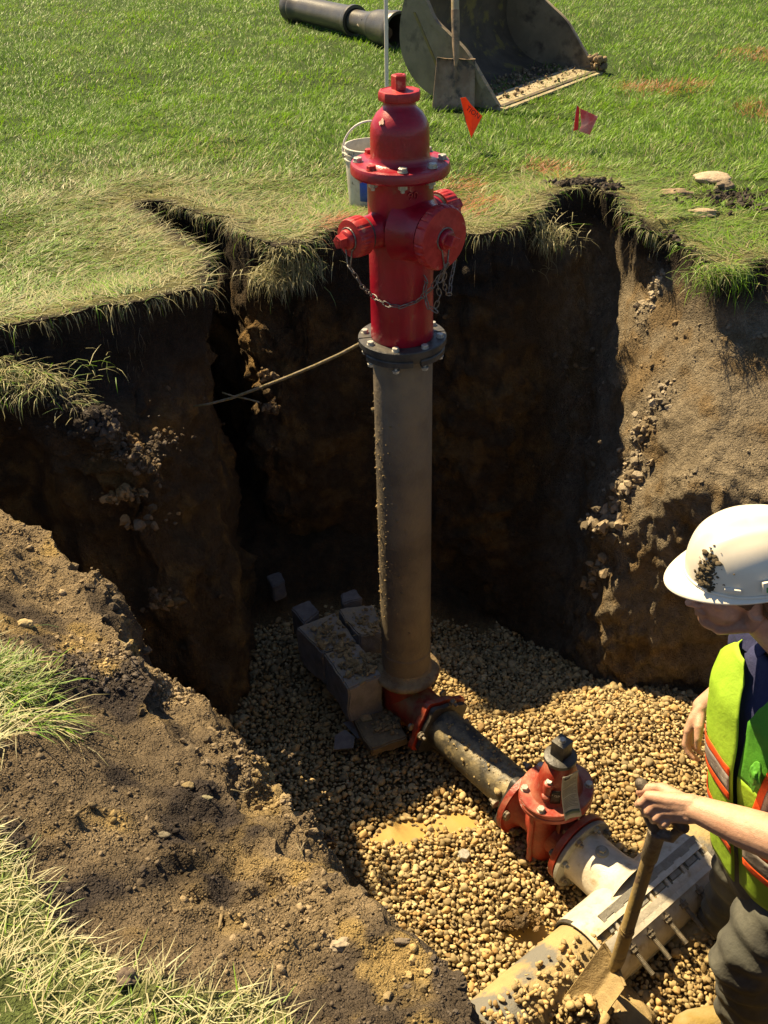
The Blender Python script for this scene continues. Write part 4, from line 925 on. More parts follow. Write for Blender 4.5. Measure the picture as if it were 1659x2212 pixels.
def fl_sh(rx, ry, z0, z1, n=72, c=.003):
    vs = []; 
    for rr_, z in ((1, z0), (1, z1-c), (1-c/rx, z1)):
        vs += [(rx*rr_*math.cos(2*PI*k/n), ry*rr_*math.sin(2*PI*k/n), z) for k in range(n)]
    fs = [tuple(range(n))[::-1], tuple(range(2*n, 3*n))]
    for i in range(2): fs += [(i*n+k, i*n+(k+1) % n, (i+1)*n+(k+1) % n, (i+1)*n+k) for k in range(n)]
    return vs, fs
m = MB(); m.M = frame(VC, (0, 0, 1), MM); m.add(*fl_sh(.146, .124, .178, .196)).build('body_flange', M_valve, val)
m = MB(); m.M = frame(VC, (0, 0, 1), MM); m.add(*fl_sh(.144, .122, .198, .216))
bonf = m.build('bonnet_flange', M_valve, val)
m = MB(); m.M = frame(VC, (0, 0, 1), MM); vs = []; fs = []; pr = [(.105, .088, .214), (.094, .078, .226), (.085, .07, .25), (.075, .062, .29), (.062, .054, .325), (.048, .046, .345), (.040, .040, .352), (.038, .038, .372)]
for i, (rx, ry, z) in enumerate(pr): vs += [(rx*math.cos(2*PI*k/sg), ry*math.sin(2*PI*k/sg), z) for k in range(sg)]
for i in range(len(pr)-1): fs += [(i*sg+k, i*sg+(k+1) % sg, (i+1)*sg+(k+1) % sg, (i+1)*sg+k) for k in range(sg)]
fs.append(tuple(range((len(pr)-1)*sg, len(pr)*sg))); bon = m.add(vs, fs).build('valve_bonnet', M_valve, val, 60)
for k in range(6):
    a = R(20)+k*PI/3; p = VC+MM*(.125*math.cos(a))+MM.cross(Vector((0, 0, -1)))*(.104*math.sin(a))+Vector((0, 0, .216)); bolt(val, p, (0, 0, 1), .0125, .012, 0, M_zinc)
m = MB(); m.M = Matrix.Translation(VC); m.lathe([(.05, .368), (.058, .372), (.058, .386), (.046, .392)], 36).build('stuffing_plate', M_black, val)
m = MB(); m.M = frame(VC+Vector((0, 0, .392)), (0, 0, 1), Vector((.75, .66, 0))); m.box((0, 0, .034), (.054, .054, .068), .003).build('operating_nut', M_black, val)
bolt(val, VC+Vector((0, 0, .460)), (0, 0, 1), .011, .008, 0, M_zinc)
for dz, dd_ in ((.315, -.055), (.275, -.078)):   # stuffing box bolts on the facing side
    p = VC+DD*-.0+MM*-.05+Vector((0, 0, dz))+Vector((-.012, -.035, 0)); 
m = MB(); pB = VC+Vector((-.042, -.050, .300)); m.M = frame(pB+Vector((0, 0, -.02)), (0, 0, 1)); m.lathe([(.02, -.04), (.021, .018), (.017, .024)], 24).build('bolt_boss', M_valve, bon, 60)
bolt(val, pB+Vector((0, 0, .004)), (-.1, -.2, 1), .011, .010, 0, M_zinc)
m = MB(); pB2 = VC+Vector((-.050, -.062, .245)); m.M = frame(pB2, (-.3, -.4, 1)); m.lathe([(.018, -.02), (.018, .006), (.012, .010)], 20).build('bolt_boss', M_valve, bon, 60)
# sticker + tag
def sheet(name, f, nu, nv, th, mt, parent, angle=180):
    vs = []; fs = []
    for i in range(nu+1):
        for j in range(nv+1): vs.append(tuple(f(i/nu, j/nv)))
    N0 = len(vs); V_ = [Vector(v) for v in vs]
    nn = []
    for i in range(nu+1):
        for j in range(nv+1):
            a = V_[min(i+1, nu)*(nv+1)+j]-V_[max(i-1, 0)*(nv+1)+j]; b = V_[i*(nv+1)+min(j+1, nv)]-V_[i*(nv+1)+max(j-1, 0)]; nn.append(a.cross(b).normalized())
    vs += [tuple(V_[k]-nn[k]*th) for k in range(N0)]
    ix = lambda i, j: i*(nv+1)+j
    for i in range(nu):
        for j in range(nv):
            fs.append((ix(i, j), ix(i+1, j), ix(i+1, j+1), ix(i, j+1))); fs.append(tuple(N0+k for k in (ix(i, j+1), ix(i+1, j+1), ix(i+1, j), ix(i, j))))
    bd = [ix(i, 0) for i in range(nu)]+[ix(nu, j) for j in range(nv)]+[ix(i, nv) for i in range(nu, 0, -1)]+[ix(0, j) for j in range(nv, 0, -1)]
    for k in range(len(bd)): a, b = bd[k], bd[(k+1) % len(bd)]; fs.append((b, a, N0+a, N0+b))
    me = bpy.data.meshes.new(name); me.from_pydata(vs, [], fs); finish(me, angle); return link(name, me, mt, parent)
def tagf(u, v, off=0.):   # u across, v down
    w = (u-.5)*.066; top = VC+Vector((.022, -.062, .372)); acr = Vector((.93, .37, 0)).normalized(); out_ = Vector((.35, -.94, 0)).normalized()
    return top+acr*(w-.012*v)+Vector((0, 0, -.158*v))+out_*(.010+.062*v-.020*math.sin(v*PI)*1+.004*math.sin(u*5+v*3)+off)
tag = sheet('paper_tag', tagf, 6, 14, .0006, M_tag, val)
for j in range(24):
    v = .17+j*.027 
    if j in (7, 15): continue
    L_ = .84 if j % 3 else .7
    sheet('printed_line', lambda a, b, v=v, L_=L_: tagf(.08+a*L_, v+b*.010, .0008), 6, 1, .0002, mat('tag_ink', (.16, .15, .12)) if j == 0 else bpy.data.materials['tag_ink'], tag)
sheet('printed_block', lambda a, b: tagf(.1+a*.35, .06+b*.06, .0008), 3, 1, .0002, M_ink, tag)
sheet('printed_block', lambda a, b: tagf(.08+a*.85, .86+b*.07, .0008), 5, 1, .0002, mat('tag_green', (.10, .13, .08)), tag)
def stk(u, v, off=0.):
    a = R(212)+u*.42; z = .232+v*.055; rx, ry = .0945-.2*(z-.232), .0785-.17*(z-.232)
    p = VC+MM*(rx*math.cos(a))+Vector((MM.y, -MM.x, 0))*0+Vector((-MM.y, MM.x, 0))*(ry*math.sin(a))+Vector((0, 0, z)); n_ = (p-VC); n_.z = 0
    return p+n_.normalized()*(.001+off)
stkm = sheet('maker_sticker', lambda u, v: stk(u, v), 5, 4, .0004, M_ink, val)
c_ = stk(.5, .62, .0012); n_ = (stk(.5, .6, .01)-stk(.5, .6, 0)).normalized(); ax = (stk(.8, .6)-stk(.2, .6)).normalized()
text('sticker_letters', 'USP', .017, frame(c_, n_, ax), M_tag, stkm, .0003)

# ------------------------------------------------------------------ main pipe and tapping sleeve
AX = -1.06; AZ = -1.605
def MW(ds, s_m, dz): return LW(AX+ds, s_m, AZ+dz)
mp = MB(); mp.M = frame(LW(AX, .2, AZ), MM); mp.lathe([(.122, t) for t in np.linspace(0, 2.7, 60)], 64, wob=lambda a, i: 1+.003*math.sin(3*a+i*.9)+.002*math.sin(11*a-i))
mo = mp.build('water_main', M_main, None, 60); lab(mo, 'large buried mud coated water main crossing the lower right corner', 'pipe')
slv = lab(empty('tapping_sleeve', MW(0, SMc, -.13)), 'pale steel tapping sleeve clamped round the muddy main', 'pipe sleeve')
def arc_shell(parent, name, mt, r, a0, a1, s0, s1, th=.004, n=30, k=12):
    # angle 0 = toward hydrant(-DD), 90 = up
    def f(u, v):
        a = a0+(a1-a0)*v; return MW(-math.cos(a)*r, s0+(s1-s0)*u, math.sin(a)*r)
    return sheet(name, f, k, n, th, mt, parent, 40)
arc_shell(slv, 'sleeve_body', M_sleeve, .134, R(-60), R(100), 1.60, 2.16)
arc_shell(slv, 'gasket_edge', M_black, .1285, R(-60), R(150), 1.588, 1.60, .006, k=2)
arc_shell(slv, 'band_edge', M_sleeve, .136, R(62), R(140), 1.585, 1.60, .004, k=2)
arc_shell(slv, 'front_band', M_sleeve, .128, R(112), R(215), 1.62, 2.16)
# slope plate with notches : profile crease(-.03,+.152) -> seam(.035,+.140)
cr, se, ba = (-.020, .150), (.040, .122), (.090, .104)
def prof2(p, s): return MW(p[0], s, p[1])
s0, s1 = 1.665, 2.155; nb = 6; pitch = (s1-s0-.06)/(nb-1); cen_ = [s0+.035+i*pitch for i in range(nb)]
segs = []
edges = [s0]+[c for c_ in cen_ for c in (c_-.019, c_+.019)]+[s1]
wedge = MB()
def quadbox(a, b, c, d, th):   # a,b,c,d corners, thickness along -normal
    a, b, c, d = map(Vector, (a, b, c, d)); n_ = (b-a).cross(d-a).normalized(); 
    if n_.z < 0: n_ = -n_
    lo = [p-n_*th for p in (a, b, c, d)]
    return [a, b, c, d]+lo, [(0, 1, 2, 3), (7, 6, 5, 4), (0, 4, 5, 1), (1, 5, 6, 2), (2, 6, 7, 3), (3, 7, 4, 0)]
mid = (cr[0]+(se[0]-cr[0])*.34, cr[1]+(se[1]-cr[1])*.34)
wedge.add(*quadbox(prof2(cr, s0), prof2(cr, s1), prof2(mid, s1), prof2(mid, s0), .012))
for i in range(0, len(edges), 2): wedge.add(*quadbox(prof2(mid, edges[i]), prof2(mid, edges[i+1]), prof2(se, edges[i+1]), prof2(se, edges[i]), .012))
wedge.build('lug_plate', mat('sleeve_rough', (.34, .32, .27), (.26, .24, .2), 40, .6, metal=.1, bump=.3, bscale=120), slv)
m = MB(); m.add(*quadbox(prof2((mid[0]-.004, mid[1]-.013), s0+.004), prof2((mid[0]-.004, mid[1]-.013), s1-.004), prof2((.070, .098), s1-.004), prof2((.070, .098), s0+.004), .004)).build('notch_shade_strip', M_black, slv)  # black strip added under the notches to paint their shade
bar = MB(); b0, b1 = s0+.01, s1+.012; mb = (se[0]+(ba[0]-se[0])*.42, se[1]+(ba[1]-se[1])*.42)
bar.add(*quadbox(prof2(mb, b0), prof2(mb, b1), prof2(ba, b1), prof2(ba, b0), .030))
e2 = [b0]+[c for c_ in cen_ for c in (c_-.015, c_+.015)]+[b1]; se2 = (se[0]+.003, se[1]-.001)
for i in range(0, len(e2), 2): bar.add(*quadbox(prof2(se2, e2[i]), prof2(se2, e2[i+1]), prof2(mb, e2[i+1]), prof2(mb, e2[i]), .030))
bar.build('lug_bar', M_sleeve, slv)
fp = (ba[0]+.002, ba[1]-.03)
MB().add(*quadbox(prof2((ba[0]-.015, ba[1]-.026), b0), prof2((ba[0]-.015, ba[1]-.026), b1), prof2((.135, -.02), b1), prof2((.135, -.02), b0), .006)).build('lower_shell', M_sflange, slv)
for sc_ in (b0+.0, b1-.004): MB().add(*quadbox(prof2((-.02, .146), sc_), prof2((-.02, .146), sc_+.004), prof2((ba[0], .075), sc_+.004), prof2((ba[0], .075), sc_), .03)).build('lug_end_plate', M_sflange, slv)
out_d = (DD*.93-Vector((0, 0, .37))).normalized()
for i, c in enumerate(cen_):
    a_ = prof2((.012, .128), c); b_ = prof2((.078, .100), c)
    MB().tube([a_, b_], .0085, 12).build('draw_bolt', M_sleeve, slv)
    p0 = prof2((ba[0], ba[1]-.016), c)
    MB().tube([p0-out_d*.01, p0+out_d*.112], [.0078, .0075], 12).build('threaded_rod', M_dzinc, slv)
    rod = MB()
    for t in np.arange(.03, .11, .0042): rod.M = frame(p0+out_d*t, out_d); rod.lathe([(.0076, 0), (.0093, .0015), (.0076, .003)], 12, capb=False, capt=False)
    rod.build('rod_thread', M_dzinc, slv)
    bolt(slv, p0+out_d*.012, out_d, .0135, .016, 0, M_dzinc, 'nut')
# branch neck and flange
m = MB(); m.M = frame(LW(-1.338, SMc, -1.575), DD); m.lathe([(.138, 0), (.140, .003), (.140, .016), (.137, .019), (.098, .020)], 64, capt=False).build('branch_flange', M_sflange, slv)
m = MB(); m.M = frame(LW(-1.322, SMc, -1.575), DD); m.lathe([(.104, 0), (.100, .01), (.098, .03), (.098, .09), (.101, .13), (.112, .17), (.128, .20), (.15, .22)], 60, capb=False, capt=False).build('branch_neck', M_sleeve, slv, 60)
p = LW(-1.245, SMc, -1.575)+Vector((.0, 0, .098)); MB().lathe([(.022, 0), (.022, .010), (.018, .013)], 28) ; m = MB(); m.M = Matrix.Translation(p-Vector((0, 0, .004))); m.lathe([(.024, 0), (.023, .010), (.017, .013)], 28).build('test_plug', M_sflange, slv)
bolt(slv, p+Vector((0, 0, .008)), (0, 0, 1), .0125, .010, 0, M_sflange, 'plug_head', washer=False)
for k in range(8):
    a = R(22)+k*PI/4; d = Vector((0, 0, 1))*math.cos(a)+MM*math.sin(a); pos = LW(-1.32, SMc, -1.572)+d*.119
    bolt(slv, pos, DD, .0125, .012, .014, M_dzinc if k % 2 else M_sflange); bolt(val, LW(-1.368, SMc, -1.568)+d*.119, -DD, .0125, .012, 0, M_dzinc)
for k in range(6):
    a = R(40)+k*PI/3; d = Vector((0, 0, 1))*math.cos(a)+MM*math.sin(a); bolt(val, LW(-1.606, SMc, -1.568)+d*.119, DD, .0125, .012, 0, M_dzinc)

# ------------------------------------------------------------------ blocks, shards, odds and ends in the pit
def slab(name, cor, z1, h, mt, label, cat, tilt=0, group=None, bev=.006):
    """cor = 4 xy corners (top face)"""
    bm = bmesh.new(); c = Vector((sum(p[0] for p in cor)/4, sum(p[1] for p in cor)/4, z1-h)); tp = []
    lo = [bm.verts.new((x-c.x, y-c.y, 0)) for x, y in cor]; hi = [bm.verts.new((x-c.x, y-c.y, h+tilt*((x-c.x)+(y-c.y)))) for x, y in cor]
    bm.faces.new(lo[::-1]); bm.faces.new(hi)
    for k in range(4): bm.faces.new((lo[k], lo[(k+1) % 4], hi[(k+1) % 4], hi[k]))
    bmesh.ops.recalc_face_normals(bm, faces=bm.faces[:])
    bmesh.ops.bevel(bm, geom=bm.edges[:], offset=bev, segments=2, affect='EDGES'); bmesh.ops.subdivide_edges(bm, edges=bm.edges[:], cuts=8, use_grid_fill=True)
    for v in bm.verts: v.co += Vector(mn.noise_vector(v.co*14+c*5))*.007+Vector(mn.noise_vector(v.co*50))*.003
    me = bpy.data.meshes.new(name); bm.to_mesh(me); bm.free(); finish(me, 40); o = link(name, me, mt); o.location = c
    lab(o, label, cat, group); return o
_top = []
def px4(z, *p): return [tuple(at(a, b, z)[:2]) for a, b in p]
slab('concrete_block', px4(-1.40, (751, 1487), (826, 1460), (772, 1388), (700, 1410)), -1.40, .21, M_conc, 'muddy concrete thrust block with its sunlit end against the elbow', 'concrete block')
slab('concrete_block', px4(-1.40, (697, 1407), (769, 1385), (722, 1325), (640, 1352)), -1.402, .21, M_conc, 'shaded concrete block directly behind the sunlit block', 'concrete block', .05)
slab('concrete_block', px4(-1.40, (775, 1383), (822, 1372), (806, 1305), (730, 1322)), -1.385, .22, M_conc, 'shaded concrete block close behind the riser pipe', 'concrete block', -.06)
slab('concrete_block', px4(-1.40, (655, 1345), (690, 1322), (668, 1295), (630, 1312)), -1.40, .16, M_slate, 'small grey block with a bare top left of the pile', 'concrete block')
slab('concrete_block', px4(-1.38, (742, 1305), (782, 1290), (768, 1270), (735, 1282)), -1.38, .2, M_slate, 'small grey block standing highest at the back of the pile', 'concrete block')
slab('concrete_block', px4(-1.52, (590, 1275), (618, 1262), (606, 1240), (574, 1250)), -1.50, .10, M_slate, 'lone grey block in the dark rear corner', 'concrete block')
slab('base_board', px4(-1.60, (800, 1618), (880, 1590), (850, 1525), (760, 1548)), -1.605, .05, M_wood, 'thick muddy wooden board under the hydrant elbow', 'board')
q = []; 
for (a, b, z) in ((760, 1440, -1.395), (735, 1400, -1.395), (705, 1365, -1.395), (790, 1350, -1.38), (790, 1440, -1.395), (830, 1560, -1.60)):
    c_ = at(a, b, z)
    for _ in range(90): q.append([c_.x+random.gauss(0, .035), c_.y+random.gauss(0, .04), z+.002])
q = np.array(q); o = link('caked_mud', lumps('caked_mud', q, RNG.gamma(2, .0028, len(q))+.0015, np.tile([[.33, .24, .12]], (len(q), 1))*RNG.uniform(.6, 1.2, (len(q), 1)), 1, M_crumb, (.3, .7), .4, smooth=False), M_crumb); lab(o, 'dried mud caked over the tops of the concrete blocks', 'mud', kind='stuff')
def shard(px, py, z, a, pts, label, tilt):
    c = at(px, py, z); m = MB(); m.M = Matrix.Translation(Vector((0, 0, 0))) @ Matrix.Rotation(a, 4, 'Z') @ Matrix.Rotation(tilt, 4, 'X'); m.prism(pts, -.006, .006)
    o = m.build('stone_shard', M_slate); o.location = c; lab(o, label, 'stone')
shard(742, 1600, -1.66, .3, [(-.05, -.03), (.03, -.045), (.05, .0), (.02, .045), (-.03, .03)], 'flat pointed slate shard on the shaded gravel left of the elbow', .3)
shard(765, 1575, -1.66, -.9, [(-.06, -.012), (.05, -.02), (.065, .0), (-.04, .018)], 'long thin slate sliver between the board and the flat shard', .4)
b = at(1002, 1852, -1.722); o = empty('loose_bolt', b); lab(o, 'single grey bolt lying on the gravel below the puddle', 'bolt'); bolt(o, b+Vector((0, 0, .012)), (.1, -.2, 1), .020, .014, 0, M_zinc, 'bolt_head'); MB().tube([b+Vector((0, 0, -.03)), b+Vector((0, 0, .014))], .009, 10).build('bolt_shank', M_zinc, o)
def rock(name, p, r, col, label, cat='stone', sq=(1, .8, .6), seed=1, rot=0., jag=.22, mt=None, sub=4):
    bm = bmesh.new(); bmesh.ops.create_icosphere(bm, subdivisions=sub, radius=1)
    for v in bm.verts:
        n_ = 1+jag*mn.noise(v.co*1.3+Vector((seed*7, 0, 0)))*1.4+jag*.4*mn.noise(v.co*3.5+Vector((seed, 3, 0)))+jag*.2*mn.noise(v.co*9)
        v.co = Vector((v.co.x*sq[0], v.co.y*sq[1], v.co.z*sq[2]))*n_*r
    me = bpy.data.meshes.new(name); bm.to_mesh(me); bm.free(); finish(me, 180); o = link(name, me, mt or mat(name+'_m%d' % seed, tuple(col), tuple(c*.75 for c in col), 40, .85, bump=.6, bscale=90)); o.location = p; o.rotation_euler = (0, 0, rot); lab(o, label, cat); return o
def on_ground(px, py, z, r):
    p = at(px, py, z); zz = snap(p, .3); return Vector((p.x, p.y, (zz if zz is not None else z)+r))
rock('pebble', on_ground(400, 1665, -.2, .006), .013, (0.223, 0.167, 0.081), 'rounded tan pebble on the near bank beside the crest', sq=(1.1, .9, .8), seed=2)
rock('pebble', on_ground(42, 1305, -.12, .008), .018, (.42, .32, .16), 'rounded tan stone above the green tuft on the left bank', sq=(1.2, .8, .7), seed=3)
rock('pebble', on_ground(440, 1700, -.2, .003), .012, (0.205, 0.180, 0.105), 'pale yellow chip just below the tan pebble', sq=(1.2, .6, .4), seed=4)
rock('flat_stone', at(1538, 383, .03), .082, (.50, .38, .26), 'pale flat clay slab lying on the lawn right of the pit', sq=(1.15, .85, .28), seed=5, jag=.15)
rock('clay_lump', at(1565, 402, .02), .045, (.2, .15, .1), 'small dark clod touching the pale slab', 'clod', seed=6, jag=.4)
rock('clay_lump', at(1450, 418, .01), .06, (.3, .22, .13), 'tan clod in the grass left of the pale slab', 'clod', sq=(1.4, .7, .4), seed=7, jag=.4)
rock('clay_lump', at(1515, 460, .01), .05, (.42, .32, .2), 'flat tan clod on the grass nearest the right lip', 'clod', sq=(1.5, .7, .35), seed=8, jag=.3)
rock('clay_lump', on_ground(275, 2120, -.02, .01), .018, (.14, .10, .07), 'brown dirt clod lying in the dry grass at bottom left', 'clod', seed=9, jag=.4)
rock('pebble', on_ground(340, 1765, -.1, .002), .014, (0.161, 0.136, 0.093), 'pale stone chip in the dark topsoil', sq=(1.3, .6, .4), seed=10)
rock('clay_lump', on_ground(735, 2010, -.1, .003), .014, (.36, .29, .2), 'pair of whitish crumbs at the middle of the near bank', 'clod', sq=(1.4, .8, .6), seed=12, jag=.5)
rock('clay_lump', on_ground(868, 2005, -.1, .003), .009, (.18, .14, .1), 'grey stone chip close to the crest of the bank', 'stone', sq=(1.8, .7, .6), seed=13, jag=.2)
def stick(name, pxs, rad, label, cat, mt=M_root, lift=.002, snapit=True):
    pts = []
    for a, b, z in pxs:
        p = at(a, b, z)
        if snapit:
            zz = snap(p, .25)
            if zz is not None: p.z = zz+lift+rad
        pts.append(p)
    c = pts[0]; m = MB(); m.tube([p-c for p in pts], np.linspace(rad, rad*.6, len(pts)), 7, round_end=True); o = m.build(name, mt); o.location = c; lab(o, label, cat)
stick('wood_stick', [(474, 1935, -.1), (473, 1960, -.1), (470, 1990, -.1)], .004, 'short weathered stick lying on the near bank', 'stick', M_wood)
stick('thin_root', [(500, 1706, -.28), (525, 1712, -.30), (548, 1700, -.30), (545, 1682, -.28)], .0022, 'curled root poking out of the bank crest', 'root', lift=.01, snapit=False)
stick('thin_root', [(650, 1835, -.3), (662, 1810, -.34), (640, 1822, -.3), (655, 1850, -.28)], .0018, 'wiry root tangle where the bank meets the gravel', 'root', snapit=False)
stick('twig', [(150, 1540, -.1), (175, 1615, -.1)], .0014, 'straight straw stem crossing the dark topsoil', 'twig')
stick('twig', [(255, 1382, -.24), (275, 1392, -.2), (268, 1404, -.2)], .0016, 'tiny forked twig on the crest of the left bank', 'twig', snapit=False)
# long whip of root between riser and left wall
c0 = at(418, 878, -.40); pts = [c0, at(450, 873, -.385), at(500, 860, -.36), at(560, 838, -.31), at(620, 815, -.24), at(680, 790, -.17), at(735, 765, -.09), at(778, 742, -.02), at(805, 728, .03)]
MBt = MB(); MBt.tube([p-c0 for p in pts], [.004, .005, .006, .0062, .0065, .0065, .0065, .0065, .006], 9); o = MBt.build('long_root', M_root, angle=180); o.location = c0; lab(o, 'long thin pale root arching from the left wall toward the riser', 'root')
pts = [at(480, 848, -.34), at(505, 856, -.35), at(535, 862, -.36), at(560, 869, -.36)]; MBt = MB(); MBt.tube([p-pts[0] for p in pts], .0035, 8); o = MBt.build('short_root', M_root, angle=180); o.location = pts[0]; lab(o, 'short root crossing under the long one by the crack', 'root')
print('pit objects done')

# ------------------------------------------------------------------ things on the lawn
# excavator bucket lying with its mouth toward the pit
T0, T1 = at(1088, 237, 0), at(1290, 160, 0); ev = (T1-T0); BW = ev.length; ev = ev.normalized(); bv = Vector((-ev.y, ev.x, 0))
bk = lab(empty('excavator_bucket', T0.lerp(T1, .5)+bv*.4), 'muddy olive excavator bucket resting open on the lawn', 'excavator bucket')
def BP(s, e, z): return T0+bv*s+ev*e+Vector((0, 0, z))
back = [(0, .0), (.2, -.01), (.42, 0), (.60, .05), (.73, .15), (.80, .28), (.81, .42), (.78, .56), (.73, .66), (.69, .70)]
front = [(.69, .70), (.63, .655), (.58, .58), (.52, .49), (.42, .42), (.28, .325), (.14, .165), (.03, .035)]
def curve_smooth(p, n=5):
    o = []
    for i in range(len(p)-1):
        a, b, c, d = p[max(i-1, 0)], p[i], p[i+1], p[min(i+2, len(p)-1)]
        for k in range(n):
            t = k/n; o.append(tuple(.5*((2*b[j])+(-a[j]+c[j])*t+(2*a[j]-5*b[j]+4*c[j]-d[j])*t*t+(-a[j]+3*b[j]-3*c[j]+d[j])*t**3) for j in (0, 1)))
    return o+[p[-1]]
bs, fs_ = curve_smooth(back), curve_smooth(front)
def plate(name, poly, e0, e1, mt, parent):
    m = MB(); m.M = Matrix(((bv.x, 0, ev.x, T0.x), (bv.y, 0, ev.y, T0.y), (0, 1, 0, T0.z), (0, 0, 0, 1))); m.prism(poly, e0, e1); return m.build(name, mt, parent, 30)
poly = bs+fs_[1:-1]
plate('side_plate', poly, -.022, .0, M_bucket, bk); plate('side_plate', poly, BW, BW+.022, M_bucket, bk)
rim = [(s, z) for s, z in fs_]; ri = [(s+.035, z-.022) for s, z in fs_]
for e0, e1 in ((-.034, -.021), (BW+.021, BW+.034)): plate('side_cutter', rim+ri[::-1], e0, e1, M_edge if e0 > 0 else M_bucket, bk)
vs = []; fc = []; th = .022
for s, z in bs: vs += [BP(s, 0, z), BP(s, BW, z)]
nn = len(bs); inn = []
for i, (s, z) in enumerate(bs):
    a, b = bs[max(i-1, 0)], bs[min(i+1, nn-1)]; t = Vector((b[0]-a[0], b[1]-a[1])).normalized(); n_ = (-t.y, t.x); inn.append((s+n_[0]*th, z+n_[1]*th))
m = MB(); o0 = [BP(s, e, z) for s, z in bs for e in (0, BW)]; i0 = [BP(s, e, z) for s, z in inn for e in (0, BW)]
m.add(o0+i0, [(2*i, 2*i+1, 2*i+3, 2*i+2) for i in range(nn-1)]+[(2*nn+2*i+2, 2*nn+2*i+3, 2*nn+2*i+1, 2*nn+2*i) for i in range(nn-1)]+[(0, 2*nn, 2*nn+1, 1)]).build('bucket_shell', M_bucketin, bk, 40)
quads = quadbox(BP(-.03, -.03, .012), BP(-.03, BW+.03, .012), BP(.20, BW+.0, .034), BP(.20, 0, .034), .03); MB().add(*quads).build('cutting_edge', M_edge, bk)
plate('yellow_stripe', [(.44, .12), (.46, .12), (.70, .52), (.68, .52)], -.0255, -.0222, mat('old_yellow_paint', (.24, .17, .04), (.17, .14, .06), 30, .7), bk)
q = []; rs = []
for i in range(420):
    s, e = RNG.uniform(.05, .45), RNG.uniform(.02, BW-.02)
    if RNG.random() < .35+.6*(s/.45)+.3*(e/BW)-.2: q.append(BP(s, e, .036)[:]); rs.append(RNG.gamma(2, .003)+.002)
for i in range(90): e = BW+RNG.uniform(.0, .10); q.append(BP(RNG.uniform(-.03, .16), e, RNG.uniform(.0, .10))[:]); rs.append(RNG.uniform(.012, .035))
for i in range(90): s, z = fs_[RNG.integers(8, len(fs_)-1)]; q.append(BP(s+RNG.uniform(.0, .05), RNG.choice([-.02, BW+.01]), z-.02)[:]); rs.append(RNG.uniform(.004, .013))
o = link('caked_soil', lumps('caked_soil', np.array(q), np.array(rs), np.tile([[.27, .2, .12]], (len(q), 1))*RNG.uniform(.5, 1.2, (len(q), 1)), 2, M_crumb, (.6, 1), .3), M_crumb, bk); o['kind'] = 'stuff'
# square-mouth shovel leaning on the bucket
S0 = at(978, 238, 0.0); S0.z = -.01; top = aty(984, 128, S0.y+.10); L_ = (top-S0); LB = L_.length; sd_ = L_.normalized(); sx = Vector((1, .10, 0)).normalized(); sx = (sx-sd_*sx.dot(sd_)).normalized(); sn = sx.cross(sd_)
shv = lab(empty('leaning_shovel', S0), 'square mouth shovel leaning upright against the bucket', 'shovel')
if sn.y > 0: sn = -sn
def blf(u, v, hw0=.122, hw1=.138):
    w = (u*2-1); v_ = v*LB; hw = hw1+(hw0-hw1)*v; z = -.030*(1-w*w)+.028*math.exp(-(w/.14)**2)*min(1, max(0, (v-.1)*1.5))-.014*math.exp(-((abs(w)-.55)/.3)**2)*v
    return S0+sx*(w*hw)+sd_*v_+sn*(z+.02)
sheet('blade', blf, 28, 16, .0022, M_blade, shv, 60)
for sg_ in (-1, 1):
    def stf(u, v, sg_=sg_): p = blf(.5+sg_*(.07+.43*u), 1); return p+sn*(.018*v)*(-1)*-1+sd_*(.004*math.sin(v*PI))
    sheet('foot_step', stf, 8, 2, .0025, M_blade, shv, 60)
sk0 = blf(.5, .86)+sn*.002; hd = (aty(980, -160, S0.y+.34)-blf(.5, 1)).normalized(); k1 = blf(.5, 1)+sn*.004+hd*.02
MB().tube([sk0, blf(.5, 1)+sn*.006, k1+hd*.07, k1+hd*.26], [.008, .017, .024, .027], 16).build('socket', M_blade, shv, 60)
MB().tube([k1+hd*.24, k1+hd*.5, k1+hd*1.15], [.025, .024, .022], 14).build('handle', M_handle, shv, 60)
# marking flags
def flag(px, py, lbl, fpoly, mt, txt=None, depth_tilt=.0):
    b = at(px, py, 0); root = lab(empty('marking_flag', b), lbl, 'marking flag', 'wire marking flags on the lawn')
    tp = aty(fpoly[0][0], fpoly[0][1], b.y+.02); MB().tube([b-Vector((0, 0, .02)), b.lerp(tp, .5), tp], .0015, 6).build('wire_stem', M_wire, root)
    P0 = [aty(x, y, b.y+.02+dy) for x, y, dy in fpoly]
    return root, P0
r1, Q = flag(1022, 330, 'orange wire flag drooping in front of the shovel, printed TION', [(994, 212, 0), (1006, 210, -.01), (1042, 251, .02), (1018, 298, 0.0), (1006, 262, -.012)], M_orange)
def fan(name, pts, tris, mt, parent, th=.0012):
    vs = [Vector(p) for p in pts]; n_ = Vector((0, -1, 0)); m = MB(); N_ = len(vs); m.add(vs+[v-n_*th for v in vs], [t for t in tris]+[tuple(N_+k for k in t[::-1]) for t in tris]); return m.build(name, mt, parent, 20)
fan('flag_sheet', Q+[aty(1019, 228, Q[0].y+.02)], [(0, 4, 5, 1), (5, 3, 2), (4, 3, 5)], M_orange, r1)
cpt = aty(1022, 243, Q[0].y-.012); text('flag_lettering', 'TION', .036, frame(cpt, Vector((-.1, -1, .15)), (aty(1034, 252, Q[0].y)-aty(1010, 234, Q[0].y))), M_ink, r1, .0004)
r2, Q = flag(1229, 328, 'small red and white wire flag standing right of the orange one', [(1246, 228, 0), (1240, 272, -.01), (1254, 266, .03), (1250, 240, .03)], M_pink)
fan('flag_fold', [aty(1246, 227, Q[0].y), aty(1252, 233, Q[0].y+.02), aty(1249, 280, Q[0].y), aty(1239, 283, Q[0].y)], [(0, 1, 2, 3)], M_pink, r2)
